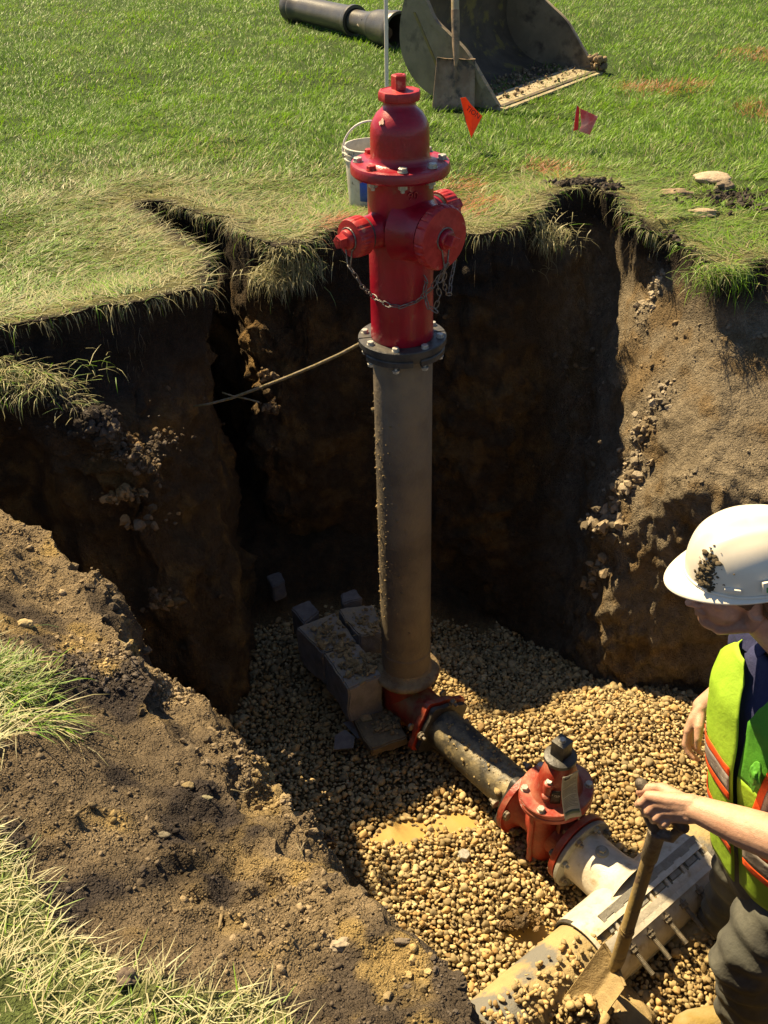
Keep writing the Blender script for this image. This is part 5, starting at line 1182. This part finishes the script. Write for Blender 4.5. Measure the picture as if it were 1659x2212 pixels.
fan('flag_sheet', [aty(1253, 234, Q[0].y+.02), aty(1292, 252, Q[0].y-.02), aty(1274, 291, Q[0].y), aty(1250, 283, Q[0].y), aty(1256, 270, Q[0].y+.04)], [(0, 1, 2, 3, 4)], mat('faded_flag', (.85, .55, .52), (.75, .14, .17), 7, .5, trans=.3, lo=.45, hi=.6), r2)
# white stake
b = aty(836, 262, 6.2); b.z = -.02; t = aty(833, -60, 6.2); o = empty('white_stake', b); lab(o, 'slim white plastic pole standing on the lawn behind the hydrant', 'pole')
MB().tube([b, b.lerp(t, .5), t], .0115, 14).build('pole_tube', M_pvc, o, 60); m = MB(); m.M = frame(b.lerp(t, .66), t-b); m.lathe([(.0125, 0), (.0125, .03)], 14).build('pole_sleeve', M_pvc, o)
# pail behind hydrant
pb = at(806, 446, 0); pb.z = -.01; pail = lab(empty('plastic_pail', pb), 'white plastic pail with a wire handle half hidden behind the hydrant', 'pail'); m = MB(); m.M = Matrix.Translation(pb)
PH = .30
m.lathe([(.112, 0), (.114, .004), (.126, PH-.03), (.1265, PH), (.123, PH), (.121, PH-.03), (.110, .008)], 48, capb=True, capt=True).build('pail_body', M_pail, pail, 40)
for z in (PH-.004, PH-.03, PH-.055): m = MB(); m.M = Matrix.Translation(pb); m.lathe([(.126, z-.003), (.133, z-.002), (.133, z+.003), (.126, z+.004)], 48, capb=False, capt=False).build('pail_rib', M_pail, pail, 40)
hp_ = [pb+Vector((-.134, 0, PH-.04))]+[pb+Vector((-.134*math.cos(t_), .0, PH-.03+.135*math.sin(t_))) for t_ in np.linspace(.15, PI-.15, 18)]+[pb+Vector((.134, 0, PH-.04))]
MB().tube(hp_, .005, 8).build('pail_handle', M_pvc, pail, 60)
for s in (-1, 1): m = MB(); m.M = frame(pb+Vector((s*.128, 0, PH-.042)), (s, 0, 0)); m.lathe([(.016, 0), (.014, .010)], 16).build('handle_ear', M_pail, pail)
sheet('blue_label', lambda u, v: pb+Vector((.1235*math.sin(-.50+.8*u), -.1235*math.cos(-.50+.8*u), .14-.10*v+0))+Vector((0, 0, .03)), 8, 2, .0006, M_blue, pail)
# black pipe fittings on the lawn
PA, PB_ = at(636, 46, .0), at(864, 108, .0); PA.z = .125; PB_.z = .14; ax = (PB_-PA); LL = ax.length; fit = lab(empty('pipe_fitting', PA.lerp(PB_, .5)), 'long black iron pipe fitting with bell ends lying on the grass', 'pipe fitting')
def seg(name, t0, t1, prof, mt=M_bpipe, cap=False):
    m = MB(); m.M = frame(PA+ax*t0, ax); Ls = LL*(t1-t0); m.lathe([(r, z*Ls) for r, z in prof], 52, capb=cap, capt=False); return m.build(name, mt, fit, 40)
seg('bell_end', -.02, .13, [(.09, 0), (.135, .0), (.137, .12), (.134, .3), (.124, .38), (.130, .45), (.130, .52), (.115, .62), (.108, 1)], cap=True)
seg('pipe_body', .12, .62, [(.108, 0), (.109, .5), (.110, .9), (.118, .93), (.127, .95), (.127, 1), (.10, 1)])
seg('spigot', .615, .82, [(.092, 0), (.093, .5), (.098, .7), (.118, .9), (.128, 1)])
seg('open_bell', .815, 1.0, [(.126, 0), (.136, .3), (.138, .7), (.148, .75), (.150, .98), (.147, 1), (.128, 1), (.122, .9), (.120, 0)])
m = MB(); m.M = frame(PA+ax*.815, ax); m.lathe([(.119, .0), (.001, .0)], 40, capb=False, capt=False).build('dark_bore', M_inner, fit)
cpt = PA+ax*.70+Vector((-.02, -.075, .03)); text('cast_mark', '25', .05, frame(PA+ax*.74+Vector((-.045, -.085, .03)), Vector((-.45, -.85, .25)), ax), M_dzinc, fit, .004)
cb = aty(812, 62, PB_.y+.35); m = MB(); m.M = frame(cb, Vector((-.1, -.75, .65)), ax); m.box((0, 0, 0), (.30, .16, .012), .003); o = m.build('cardboard_sheet', M_card); lab(o, 'tan cardboard piece propped behind the black fitting', 'cardboard')
cb = aty(888, 60, at(888, 62, 0).y); o = MB().lathe([(.05, 0), (.052, .05), (.04, .06)], 20).build('small_cap', mat('dark_green_plastic', (.03, .07, .04), rough=.5)); o.location = Vector((cb.x, cb.y, 0)); lab(o, 'small dark green cap in the grass beside the bucket', 'cap')

# ------------------------------------------------------------------ short shovel held by the worker
SB, ST_ = at(1330, 2088, -1.43), Vector((.712, 1.655, -.78)); sh = lab(empty('digging_shovel', SB+Vector((0, 0, -.15))), 'muddy D-handle shovel held upright in the gravel', 'shovel')
sdv = (ST_-SB).normalized(); GF, GN = Vector((.668, 1.715, -.612)), Vector((.765, 1.618, -.672)); GC = GF.lerp(GN, .5)
far_sh, lowl = at(1308, 2036, -1.395), at(1240, 2130, -1.50); Wv = far_sh-(SB+Vector((0, 0, .015))); Lv = lowl-far_sh
def bl2(u, v): w = u*2-1; p = SB+Vector((0, 0, .012))+Wv*w*1.0+Lv*(v*1.5); nrm_ = Wv.cross(Lv).normalized(); return p+nrm_*(.022*w*w-.010*math.exp(-(w/.2)**2)*(1-v))
sheet('blade', bl2, 20, 14, .003, M_mud, sh, 60)
for t0, t1 in ((0, .46), (.54, 1)): MB().tube([bl2(t0+(t1-t0)*k/6, 0) for k in range(7)], .005, 8).build('foot_step', M_mud, sh, 60)
MB().tube([SB+Vector((-.01, .02, -.10)), SB+Vector((-.003, .004, -.02)), SB+sdv*.05, SB+sdv*.22], [.010, .019, .0215, .0215], 18).build('socket', M_hyel, sh, 60)
MB().tube([SB+sdv*.205, SB+sdv*.21, SB+sdv*.60], [.0235, .0205, .0195], 18).build('shaft', M_hyel, sh, 60)
MB().tube([SB+sdv*.57, SB+sdv*.575, SB+sdv*.66, SB+sdv*.70], [.019, .0235, .0235, .0255], 18).build('ferrule', M_grip, sh, 60)
yk = SB+sdv*.69
for e, nm in ((GF, 'yoke_arm'), (GN, 'yoke_arm')): MB().tube([yk, yk.lerp(e, .35)+(e-GC)*.28, e.lerp(yk, .35)+(e-GC)*.12, e], [.0165, .015, .013, .014], 14, round_end=True).build(nm, M_grip, sh, 60)
MB().tube([GF, GN], .0165, 18, round_end=True).build('grip_bar', M_grip, sh, 60)
rock('mud_heap', SB+Vector((-.02, -.05, -.22)), .12, (.34, .24, .11), 'wet tan mud heaped round the shovel blade', 'mud', sq=(1.2, 1.2, .62), seed=21, mt=M_mud, jag=.25, sub=5)
print('lawn objects done')

# ------------------------------------------------------------------ the worker
wk = lab(empty('person', (1.05, 1.64, -1.66)), 'worker in a hard hat and high visibility vest standing in the pit holding a shovel', 'person')
FB, LB_ = Vector((-.93, -.37, 0)).normalized(), Vector((.37, -.93, 0)).normalized()   # forward, to his left
UP = Vector((0, 0, 1))
HEMc, NKc = Vector((1.11, 1.66, -.95)), Vector((1.005, 1.75, -.19))
def spine(t): return HEMc.lerp(NKc, t)+FB*(.02*math.sin(t*PI))
def tor(t, a, off=0., fold=0.):
    """a=0 front, +90deg his left"""
    lw = np.interp(t, [0, .15, .35, .6, .78, .88, .95, 1.0], [.178, .172, .170, .186, .198, .178, .118, .072]); fw = np.interp(t, [0, .3, .6, .8, .9, 1.], [.128, .128, .132, .115, .085, .062])
    ca, sa = math.cos(a), math.sin(a); e = 2/2.5
    x = (fw+off)*math.copysign(abs(ca)**e, ca); y = (lw+off)*math.copysign(abs(sa)**e, sa); tz = t if t < .78 else .78+(t-.78)*1.0
    p = spine(tz)+FB*x+LB_*y
    if fold:
        n_ = mn.noise(Vector((a*1.6, t*5, 3.3)))*.6+mn.noise(Vector((a*4+t*3, t*7, 1.3)))*.4; p += (FB*ca+LB_*sa)*n_*fold
    return p
# body : one continuous surface by voxel union
B = MB()
hd0 = Vector((.842, 1.79, .008)); HF = Vector((-.99, .0, -.06)).normalized(); HL = Vector((HF.y, -HF.x, 0)).normalized()*-1
HL = UP.cross(HF).normalized(); HU = HF.cross(HL)
def HP(f, l, u): return hd0+HF*f+HL*l+HU*u
Mh = Matrix(((HF.x, HL.x, HU.x), (HF.y, HL.y, HU.y), (HF.z, HL.z, HU.z)))
B.ell(HP(-.01, 0, .03), (.098, .077, .100), Mh)                # cranium
B.ell(HP(.030, 0, -.040), (.060, .060, .075), Mh)              # mid face
B.ell(HP(.052, 0, -.098), (.038, .038, .028), Mh)              # chin
for s in (-1, 1):
    B.tube([HP(-.025, s*.060, -.035), HP(-.015, s*.056, -.080), HP(.045, s*.028, -.108)], [.022, .020, .018], 12, round_end=True)  # jaw
    B.ell(HP(.052, s*.036, -.022), (.026, .022, .018), Mh)     # cheek
    B.tube([HP(.080, s*.012, .020), HP(.078, s*.042, .018)], [.011, .009], 10, round_end=True)   # brow
B.tube([HP(.086, 0, .004), HP(.104, 0, -.026), HP(.116, 0, -.044), HP(.092, 0, -.052)], [.010, .0115, .0135, .011], 12, round_end=True)
for s in (-1, 1): B.ell(HP(.098, s*.012, -.047), (.010, .008, .007), Mh)
B.tube([HP(.084, -.020, -.070), HP(.096, 0, -.066), HP(.084, .020, -.070)], [.005, .008, .005], 10, round_end=True)
B.tube([HP(.082, -.016, -.081), HP(.093, 0, -.079), HP(.082, .016, -.081)], [.005, .009, .005], 10, round_end=True)
for s in (-1, 1):
    pe = [HP(-.018+.021*math.cos(t), s*(.078+.010*(1-math.cos(t))*.5), -.010+.031*math.sin(t)) for t in np.linspace(-1.9, 2.4, 12)]
    B.tube(pe, .0055, 8, round_end=True); B.ell(HP(-.016, s*.077, -.012), (.018, .006, .026), Mh)
B.tube([HP(-.035, 0, -.05), spine(1.0)+UP*.02, spine(.93)], [.060, .062, .078], 24)                                 # neck
for t in np.linspace(.02, .9, 9): pass
for k in range(10):
    t0, t1 = k*.095, k*.095+.14
    vs = []; sg = 28
    for t in (t0, t1): vs += [tor(t, 2*PI*j/sg, -.020) for j in range(sg)]
    B.add(vs, [(j, (j+1) % sg, sg+(j+1) % sg, sg+j) for j in range(sg)]+[tuple(range(sg))[::-1], tuple(range(sg, 2*sg))])
LS, RS = Vector((1.05, 1.58, -.275)), Vector((.965, 1.885, -.27)); LE, RE = Vector((1.00, 1.425, -.53)), Vector((1.05, 2.02, -.50)); LWr, RWr = Vector((.785, 1.600, -.578)), at(1516, 1526, -.62)
B.tube([LS, LS.lerp(LE, .5), LE], [.055, .048, .040], 20, round_end=True)
B.tube([LE, LE.lerp(LWr, .22)+Vector((0, 0, .008)), LE.lerp(LWr, .6), LE.lerp(LWr, .88), LWr], [.050, .058, .051, .040, .036], 20, round_end=True)
B.tube([RS, RS.lerp(RE, .5), RE], [.055, .047, .039], 20, round_end=True); B.tube([RE, RE.lerp(RWr, .25), RE.lerp(RWr, .65), RWr], [.040, .043, .034, .027], 20, round_end=True)
# left hand closed on the grip bar
bd_ = (GN-GF).normalized(); palm_n = Vector((0, 0, 1)); outw = (Vector((-1, .25, 0))-bd_*Vector((-1, .25, 0)).dot(bd_)).normalized()   # direction fingers reach over the bar
upb = bd_.cross(outw); upb = upb if upb.z > 0 else -upb
def GB(t, o_, u_): return GC+bd_*t+outw*o_+upb*u_
rad_f = [.0118, .0122, .0116, .0104]; ts = [-.042, -.016, .010, .034]
for i, (t, r) in enumerate(zip(ts, rad_f)):
    kn = GB(t*.98, .010-.004*(i == 3), .042); sc_ = [1.0, 1.05, 1.0, .86][i]
    B.tube([kn, GB(t, .038*sc_, .030), GB(t, .044*sc_, .003), GB(t+.001, .033*sc_, -.022), GB(t+.002, .012, -.030), GB(t+.003, -.004, -.029)], [r*1.12, r*1.06, r, r*.97, r*.92, r*.82], 12, round_end=True)
    B.tube([LWr+Vector((0, 0, .004))+bd_*(t*.45), LWr.lerp(kn, .5)+upb*.006+bd_*(t*.25), kn], [.024, .0205, r*1.35], 12, round_end=True)
B.tube([LWr-upb*.006, LWr.lerp(GB(0, -.01, .012), .55), GB(0, -.014, .020)], [.030, .031, .022], 14, round_end=True)
B.tube([LWr-bd_*.014, GB(-.030, -.030, .016), GB(-.052, -.008, .014), GB(-.060, .010, -.002), GB(-.060, .018, -.016)], [.019, .018, .0145, .013, .011], 12, round_end=True)
# right hand hanging relaxed, fingers half curled
hd_ = (at(1466, 1610, -.74)-RWr).normalized(); rh = RWr
acr = Vector((-.45, -.75, .2)); acr = (acr-hd_*acr.dot(hd_)).normalized(); pn_ = hd_.cross(acr)   # palm normal
if pn_.dot(Vector((.5, -.6, -.4))) < 0: pn_ = -pn_
def RH(a, b, c): return rh+hd_*a+acr*b+pn_*c
for i, (b_, L1, r) in enumerate(((.028, .040, .0095), (.010, .044, .010), (-.009, .041, .0096), (-.026, .033, .0086))):
    k0 = RH(.082-.004*abs(i-1), b_*1.15, 0); B.tube([RH(.0, b_*.5, 0), RH(.045, b_*.9, -.003), k0], [.017, .0155, r*1.3], 12, round_end=True)
    c1 = .30+.12*i; p1 = k0+hd_*L1*math.cos(c1)+pn_*L1*math.sin(c1); c2 = c1+.55; p2 = p1+hd_*L1*.68*math.cos(c2)+pn_*L1*.68*math.sin(c2); c3 = c2+.40; p3 = p2+hd_*L1*.5*math.cos(c3)+pn_*L1*.5*math.sin(c3)
    B.tube([k0, k0.lerp(p1, .5), p1, p1.lerp(p2, .5), p2, p3], [r*1.12, r, r*1.03, r*.92, r*.93, r*.75], 12, round_end=True)
B.tube([RH(.012, .018, .006), RH(.045, .046, .020), RH(.075, .052, .034), RH(.102, .044, .046)], [.015, .0145, .0115, .0085], 12, round_end=True)
# legs
LH, RHp = Vector((1.135, 1.575, -.86)), Vector((1.06, 1.76, -.86)); LK, RK = Vector((1.02, 1.565, -1.22)), Vector((1.10, 1.86, -1.24)); LA, RA = Vector((1.10, 1.60, -1.58)), Vector((1.14, 1.93, -1.60))
for a, b, c in ((LH, LK, LA), (RHp, RK, RA)): B.tube([a, a.lerp(b, .5), b, b.lerp(c, .4), c], [.085, .074, .055, .052, .038], 20, round_end=True)
bm0 = bpy.data.meshes.new('body_raw'); bm0.from_pydata(B.v, [], B.f); bo = bpy.data.objects.new('body_raw', bm0); COL.objects.link(bo)
md = bo.modifiers.new('r', 'REMESH'); md.mode = 'VOXEL'; md.voxel_size = .0036; md.use_smooth_shade = True
m2 = bo.modifiers.new('s', 'SMOOTH'); m2.factor = .5; m2.iterations = 3
me = bpy.data.meshes.new_from_object(bo.evaluated_get(bpy.context.evaluated_depsgraph_get())); bpy.data.objects.remove(bo); me.name = 'body'; me.materials.clear(); print('body polys', len(me.polygons))
nv_ = len(me.vertices); bp_ = np.empty(nv_*3, np.float32); me.vertices.foreach_get('co', bp_); bp_ = bp_.reshape(-1, 3).astype(float)
rel = bp_-np.array(hd0); hf_, hl_, hu_ = rel@np.array(HF), rel@np.array(HL), rel@np.array(HU)
sk = np.tile([[.58, .35, .235]], (nv_, 1)); n1 = fbm(bp_, 30, 3, 5); n2 = fbm(bp_, 160, 2, 6)
face = sm(.16, .12, np.linalg.norm(rel, axis=1)); sk = sk*(1-.55*face[:, None])+np.array([.50, .24, .16])*.55*face[:, None]
brd = face*np.clip(sm(-.050, -.075, hu_+.02*n1)+sm(.03, .0, hf_)*sm(-.02, -.05, hu_), 0, 1)*sm(-.04, .0, hf_)*sm(-.12, -.1, hu_)*(.65+.35*n2)
sk = sk*(1-.8*brd[:, None])+np.array([.19, .085, .045])*.8*brd[:, None]
hand = sm(.14, .04, np.minimum(np.linalg.norm(bp_-np.array(GC), axis=1), np.linalg.norm(bp_-np.array(rh+hd_*.08), axis=1)))[:, None]*np.clip(.35+.9*n1, 0, 1)[:, None]
sk = sk*(1-.45*hand)+np.array([.40, .22, .14])*.45*hand
ca_ = me.color_attributes.new('Col', 'FLOAT_COLOR', 'POINT'); ca_.data.foreach_set('color', np.c_[sk*(1+.12*n2[:, None]), np.ones(nv_)].astype(np.float32).ravel())
me.shade_smooth(); body = link('body', me, M_skin, wk)
# eyes
for s in (-1, 1): MB().ell(HP(.070, s*.030, .004), (.0115, .0115, .0115), None, 14, 10).build('eye', mat('eye_white', (.6, .55, .5), rough=.2) if s < 0 else bpy.data.materials['eye_white'], wk, 180)
# hair : shell round the sides and the nape
def hair(u, v):
    a = R(58)+u*R(244); f, l = math.cos(a), math.sin(a); z = .055-v*(1-.62*math.exp(-(u/.10)**2))*(.085+.045*sm(1.4, 2.6, abs(a-PI)*-1+PI)-.055*math.exp(-((abs(a-PI)-R(88))/.16)**2)*1.0+.03*math.exp(-((abs(a-PI)-R(128))/.2)**2))
    k = 1-.20*max(0, -z-.01)/.08
    return HP((.104*f-.012)*k, .085*l*k, z)+Vector(mn.noise_vector(Vector((a*9, v*4, 0))))*.003
sheet('hair', hair, 80, 14, .010, M_hair, wk, 180)
# beard shadow along the jaw
def beard(u, v):
    s = u*2-1; a = s*R(100); return HP(.012+.074*math.cos(a)*(1-.12*v)-.02*abs(s)**3, .064*math.sin(a)*(1-.2*v)+0*s, -.086-.036*v+.046*abs(s)**2.5*(1-v*.5))
# helmet
hel = empty('hard_hat', HP(0, 0, .06)); hel.parent = wk; hel.location = hel.location-wk.location
HTF = (HF+Vector((0, 0, -.10))).normalized(); HTL = UP.cross(HTF).normalized(); HTU = HTF.cross(HTL); hc0 = HP(-.012, 0, .052)
def HT(f, l, u): return hc0+HTF*f+HTL*l+HTU*u
def hsurf(a, v, off=0):   # a around, v 0 rim ..1 top
    ca, sa = math.cos(a), math.sin(a); th_ = v*PI/2; r = math.cos(th_)**.62; z = math.sin(th_)**1.0
    A_, B_ = .144, .120
    x, y = ca*r*A_, sa*r*B_; zz = .132*z
    ridge = .006*math.exp(-(y/.018)**2)*sm(.02, .09, zz)+.004*math.exp(-((abs(y)-.05)/.012)**2)*sm(.05, .1, zz)
    k = 1+off/.12
    return HT(x*k, y*k, zz*k+ridge+.010)
vs = []; fc = []; na, nv = 88, 34
for j in range(nv): vs += [hsurf(2*PI*i/na, j/(nv-.0)) for i in range(na)]
vs.append(hsurf(0, 1)); top_i = len(vs)-1
for j in range(nv-1): fc += [(j*na+i, j*na+(i+1) % na, (j+1)*na+(i+1) % na, (j+1)*na+i) for i in range(na)]
fc += [((nv-1)*na+i, (nv-1)*na+(i+1) % na, top_i) for i in range(na)]
MB().add(vs, fc).build('helmet_shell', M_helmet, hel, 180)
def brim(u, v):
    a = 2*PI*u; ca, sa = math.cos(a), math.sin(a); ext = .012+.040*max(0, ca)**2.2; x, y = ca*(.143+ext*v), sa*(.1195+(.012+.006*max(0, ca))*v)
    return HT(x, y, .012-.012*v-.010*max(0, ca)**2*v+.006*abs(sa)**3*v-.0*v)
vs = []; fc = []; nb_ = 96
for j in range(8): vs += [brim(i/nb_, j/7) for i in range(nb_)]
for j in range(8): vs += [brim(i/nb_, (7-j)/7)-HTU*.0035 for i in range(nb_)]
for j in range(15): fc += [(j*nb_+(i+1) % nb_, j*nb_+i, (j+1)*nb_+i, (j+1)*nb_+(i+1) % nb_) for i in range(nb_)]
MB().add(vs, fc).build('helmet_brim', M_helmet, hel, 180)
MB().tube([HT((.145)*math.cos(a), .1215*math.sin(a), .012) for a in np.linspace(0, 2*PI, 80, endpoint=False)], .004, 8, close=True).build('rain_gutter', M_helmet, hel, 180)
# accessory slots and maker plate on his left side (faces the camera)
for a_, w_, hgt_ in ((R(62), .036, .012),):
    c = hsurf(a_, .07, .002); n_ = (HTF*math.cos(a_)/.14+HTL*math.sin(a_)/.116).normalized(); m = MB(); m.M = frame(c+HTU*.006, n_, HTU.cross(n_)); m.box((0, 0, 0), (w_, hgt_, .010), .003).build('slot_cover', M_helmet, hel)
a_ = R(100); c = hsurf(a_, .13, .003); n_ = (HTF*math.cos(a_)/.14+HTL*math.sin(a_)/.116+HTU*.6).normalized(); tx = HTU.cross(n_).normalized(); tx = tx if tx.x > 0 else -tx
Mp = frame(c, n_, tx); m = MB(); m.M = Mp; m.box((0, .004, 0), (.072, .030, .010), .004).build('badge_pad', M_helmet, hel)
m = MB(); m.M = Mp; m.box((0, -.001, .0055), (.056, .014, .001), 0).build('green_badge', M_green, hel); text('badge_lettering', 'MSA', .0135, Mp @ Matrix.Translation((0, -.001, .0064)), M_sleeve, hel, .0002)
q = []; rs = []
for i in range(260):
    a = R(34)+RNG.normal(0, .07)*(1+RNG.random()**3*1.5); v = .20+RNG.normal(0, .14)
    if v < .0: continue
    q.append(hsurf(a, min(v, .6), .001)[:]); rs.append(RNG.gamma(2.2, .0011)+.0008)
o = link('mud_splat', lumps('mud_splat', np.array(q), np.array(rs)*1.35, np.tile([[.13, .10, .06]], (len(q), 1))*RNG.uniform(.6, 1.2, (len(q), 1)), 1, M_crumb, (.3, .6), .45), M_crumb, hel); o['kind'] = 'stuff'
# clothes
def wrap(name, t0, t1, a0, a1, off, mt, nt=26, na_=60, th=.003, fold=.008, mask=None, top=None):
    def f(u, v): t = t0+(t1-t0)*v; A0 = a0(t) if callable(a0) else a0; A1 = a1(t) if callable(a1) else a1; return tor(t, A0+(A1-A0)*u, off(t) if callable(off) else off, fold)
    return sheet(name, f, na_, nt, th, mt, wk, 180)
wrap('shirt', .0, .985, -PI, PI*.9999, .0, M_navy, 40, 90, .004, .006)
for s_, e_, nm, mt_, k0 in ((LS, LE, 'shirt_sleeve', M_navy, .70), (RS, RE, 'shirt_sleeve', M_navy, .75)):
    e2_ = s_.lerp(e_, k0); MB().tube([s_+(s_-e_)*.25, s_, s_.lerp(e2_, .4), s_.lerp(e2_, .75), e2_], [.05, .070, .068, .066, .070], 26).build(nm, mt_, wk, 60)
e2_ = LS.lerp(LE, .78); MB().tube([LS.lerp(LE, .60), LS.lerp(LE, .78), LS.lerp(LE, .84)], [.060, .062, .063], 26).build('undershirt_cuff', M_pale, wk, 60)
# collar
def collar(u, v):
    a = R(22)+u*R(316); r = .066+.012*v+.014*v*v; h = .030*(1-v)+.000; p = spine(1.0)+UP*(.005+h-.012*v); return p+FB*(math.cos(a)*r*.98+.004)+LB_*(math.sin(a)*r*1.05)
sheet('collar', collar, 50, 8, .003, M_navy, wk, 180)
# vest : two front panels, back, stripes
def armhole(t): return np.interp(t, [0, .5, .60, .75, .86, .97], [0, 0, .42, .62, .58, .40])       # half width of the gap around +-90
def open_(t): return np.interp(t, [0, .3, .55, .68, .8, .9, .97], [.02, .01, .01, .02, .05, .16, .5])
VO = lambda t: .020+.012*math.sin(max(0, .6-t)*2.2)
# right (far) panel, left (near) panel, back
wrap('vest_panel', .06, .955, lambda t: -(PI/2-armhole(t)), lambda t: -open_(t), lambda t: VO(t)+.012, M_vesty, 44, 30, .003, .010)
on_ = lambda t: np.interp(t, [0, .8, .86, .92, .97], [.0, .0, .04, .14, .5])
wrap('vest_panel', .06, .58, lambda t: on_(t), lambda t: PI/2-armhole(t), VO, M_vesty, 24, 30, .003, .012)
wrap('vest_panel', .58, .955, lambda t: on_(t), lambda t: PI/2-armhole(t), VO, M_vestg, 24, 30, .003, .010)  # upper near panel: shade on the vest painted in as green
wrap('vest_back', .06, .955, lambda t: PI/2+armhole(t), lambda t: 3*PI/2-armhole(t), VO, M_vesty, 40, 50, .003, .010)
def wband(name, t0, t1, a0, a1, mt, off): return wrap(name, t0, t1, a0, a1, off, mt, max(3, int(abs((t1-t0 if not callable(t0) else 1)*40))), 40, .0012, .010)
for (c0_, c1_, mt_, nm) in ((.20, .30, M_vesto, 'orange_trim'), (.30, .56, M_refl, 'reflective_stripe'), (.56, .66, M_vesto, 'orange_trim')):
    g = lambda t, c=c0_: np.interp(t, [.2, .5, .9], [c, c, .30+c*.8]); g1_ = lambda t, c=c1_: np.interp(t, [.2, .5, .9], [c, c, .30+c*.8])
    wrap(nm, .36, .93, lambda t, g=g: g(t), lambda t, g1_=g1_: g1_(t), lambda t: VO(t)+.0035+(.001 if mt_ is M_vesto else 0), mt_, 40, 8, .001, .0105)
for t0_, t1_, mt_, nm in ((.20, .235, M_vesto, 'orange_trim'), (.235, .31, M_refl, 'reflective_stripe'), (.31, .345, M_vesto, 'orange_trim')):
    wrap(nm, t0_, t1_, .07, PI*1.05, lambda t: VO(t)+.004, mt_, 4, 60, .001, .012); wrap(nm, t0_, t1_, -PI/2, -.03, lambda t: VO(t)+.016, mt_, 4, 40, .001, .010); wrap(nm, t0_+.26, t1_+.26, -.75, -.03, lambda t: VO(t)+.0165, mt_, 4, 24, .001, .010)
# crumpled green cloth in the chest pocket
cp_ = tor(.66, .22, .035); bm = bmesh.new(); bmesh.ops.create_icosphere(bm, subdivisions=5, radius=1)
for v in bm.verts:
    n_ = 1+.4*mn.noise(v.co*1.3+Vector((3, 1, 0)))+.15*mn.noise(v.co*2.6); v.co = Vector((v.co.x*.013, v.co.y*.022, v.co.z*.042))*n_
me = bpy.data.meshes.new('pocket_cloth'); bm.to_mesh(me); bm.free(); me.transform(Matrix.Translation(cp_)); finish(me, 180); link('pocket_cloth', me, M_vestg, wk)
# trousers
def leg(name, pts, rads, seed, mt):
    n = 60; m = MB(); P_ = [Vector(p) for p in pts]; S = [0]
    for a, b in zip(P_, P_[1:]): S.append(S[-1]+(b-a).length)
    rows_ = []
    for i in range(n+1):
        s = S[-1]*i/n; j = max(k for k in range(len(S)-1) if S[k] <= s+1e-9); f = (s-S[j])/(S[j+1]-S[j]); p = P_[j].lerp(P_[j+1], f); r = rads[j]+(rads[j+1]-rads[j])*f; rows_.append((p, r, s))
    vs = []; sg = 48; fc = []
    for i, (p, r, s) in enumerate(rows_):
        for k in range(sg):
            a = 2*PI*k/sg; d = FB*math.cos(a)+LB_*math.sin(a)
            fold = .011*math.sin(s*62+2.2*math.cos(a-.6)+seed+3*mn.noise(Vector((a*.8, s*3, seed))))*(.35+.65*abs(mn.noise(Vector((math.cos(a)*1.2+seed, math.sin(a)*1.2, s*4)))))+.014*mn.noise(Vector((math.cos(a)*1.5, math.sin(a)*1.5, s*7+seed)))
            vs.append(p+d*(r+fold))
    for i in range(n): fc += [(i*sg+k, i*sg+(k+1) % sg, (i+1)*sg+(k+1) % sg, (i+1)*sg+k) for k in range(sg)]
    fc += [tuple(range(sg))[::-1], tuple(range(n*sg, (n+1)*sg))]; return m.add(vs, fc).build(name, mt, wk, 180)
leg('trouser_leg', [LH+UP*.10, LH, LH.lerp(LK, .5)+FB*.015, LK+FB*.01, LK.lerp(LA, .5), LA-UP*.02], [.115, .118, .108, .092, .088, .092], 1.0, M_pants)
leg('trouser_leg', [RHp+UP*.10, RHp, RHp.lerp(RK, .5), RK, RK.lerp(RA, .5), RA-UP*.02], [.112, .113, .102, .086, .083, .088], 4.0, M_pants)
def hip(u, v): a = 2*PI*u; t = -.10+.22*v; return tor(max(t, 0), a, .006, .006)+(spine(0)-spine(.1))*(max(0, -t)*10)*1.0
m = MB(); vs = [tor(0, 2*PI*k/40, .012)+UP*.09 for k in range(40)]+[tor(0, 2*PI*k/40, .016)-UP*.02 for k in range(40)]+[tor(0, 2*PI*k/40, -.01)-UP*.10 for k in range(40)]
fc = [(i*40+k, i*40+(k+1) % 40, (i+1)*40+(k+1) % 40, (i+1)*40+k) for i in range(2) for k in range(40)]+[tuple(range(80, 120))]; m.add(vs, fc).build('trouser_seat', M_pants, wk, 180)
# boots
def boot(an, fd, lbl):
    fd = Vector(fd).normalized(); m = MB(); sd2 = UP.cross(fd)
    secs = [(-.085, .034, .030, .055), (-.06, .044, .050, .09), (-.01, .047, .062, .10), (.05, .049, .055, .085), (.11, .055, .045, .068), (.165, .054, .038, .058), (.205, .042, .030, .046), (.222, .022, .018, .036)]
    vs = []; sg = 24; fc = []; z0 = an.z-.085
    for (x, w, h, zc) in secs:
        for k in range(sg):
            a = 2*PI*k/sg; p = an+fd*x+sd2*(w*math.cos(a)); vs.append(Vector((p.x, p.y, z0+max(0, zc*.62+h*math.sin(a)*1.1))))
    for i in range(len(secs)-1): fc += [(i*sg+k, (i+1)*sg+k, (i+1)*sg+(k+1) % sg, i*sg+(k+1) % sg) for k in range(sg)]
    fc += [tuple(range(sg)), tuple(range((len(secs)-1)*sg, len(secs)*sg))[::-1]]; m.add(vs, fc); m.tube([an+UP*.0, an+UP*.10], [.052, .058], 22); return m.build('boot', M_boot, wk, 180)
boot(LA+Vector((0, 0, -.02)), (-.97, -.05, 0), 'l'); boot(RA+Vector((0, 0, -.02)), (-.95, -.15, 0), 'r')
print('worker done')
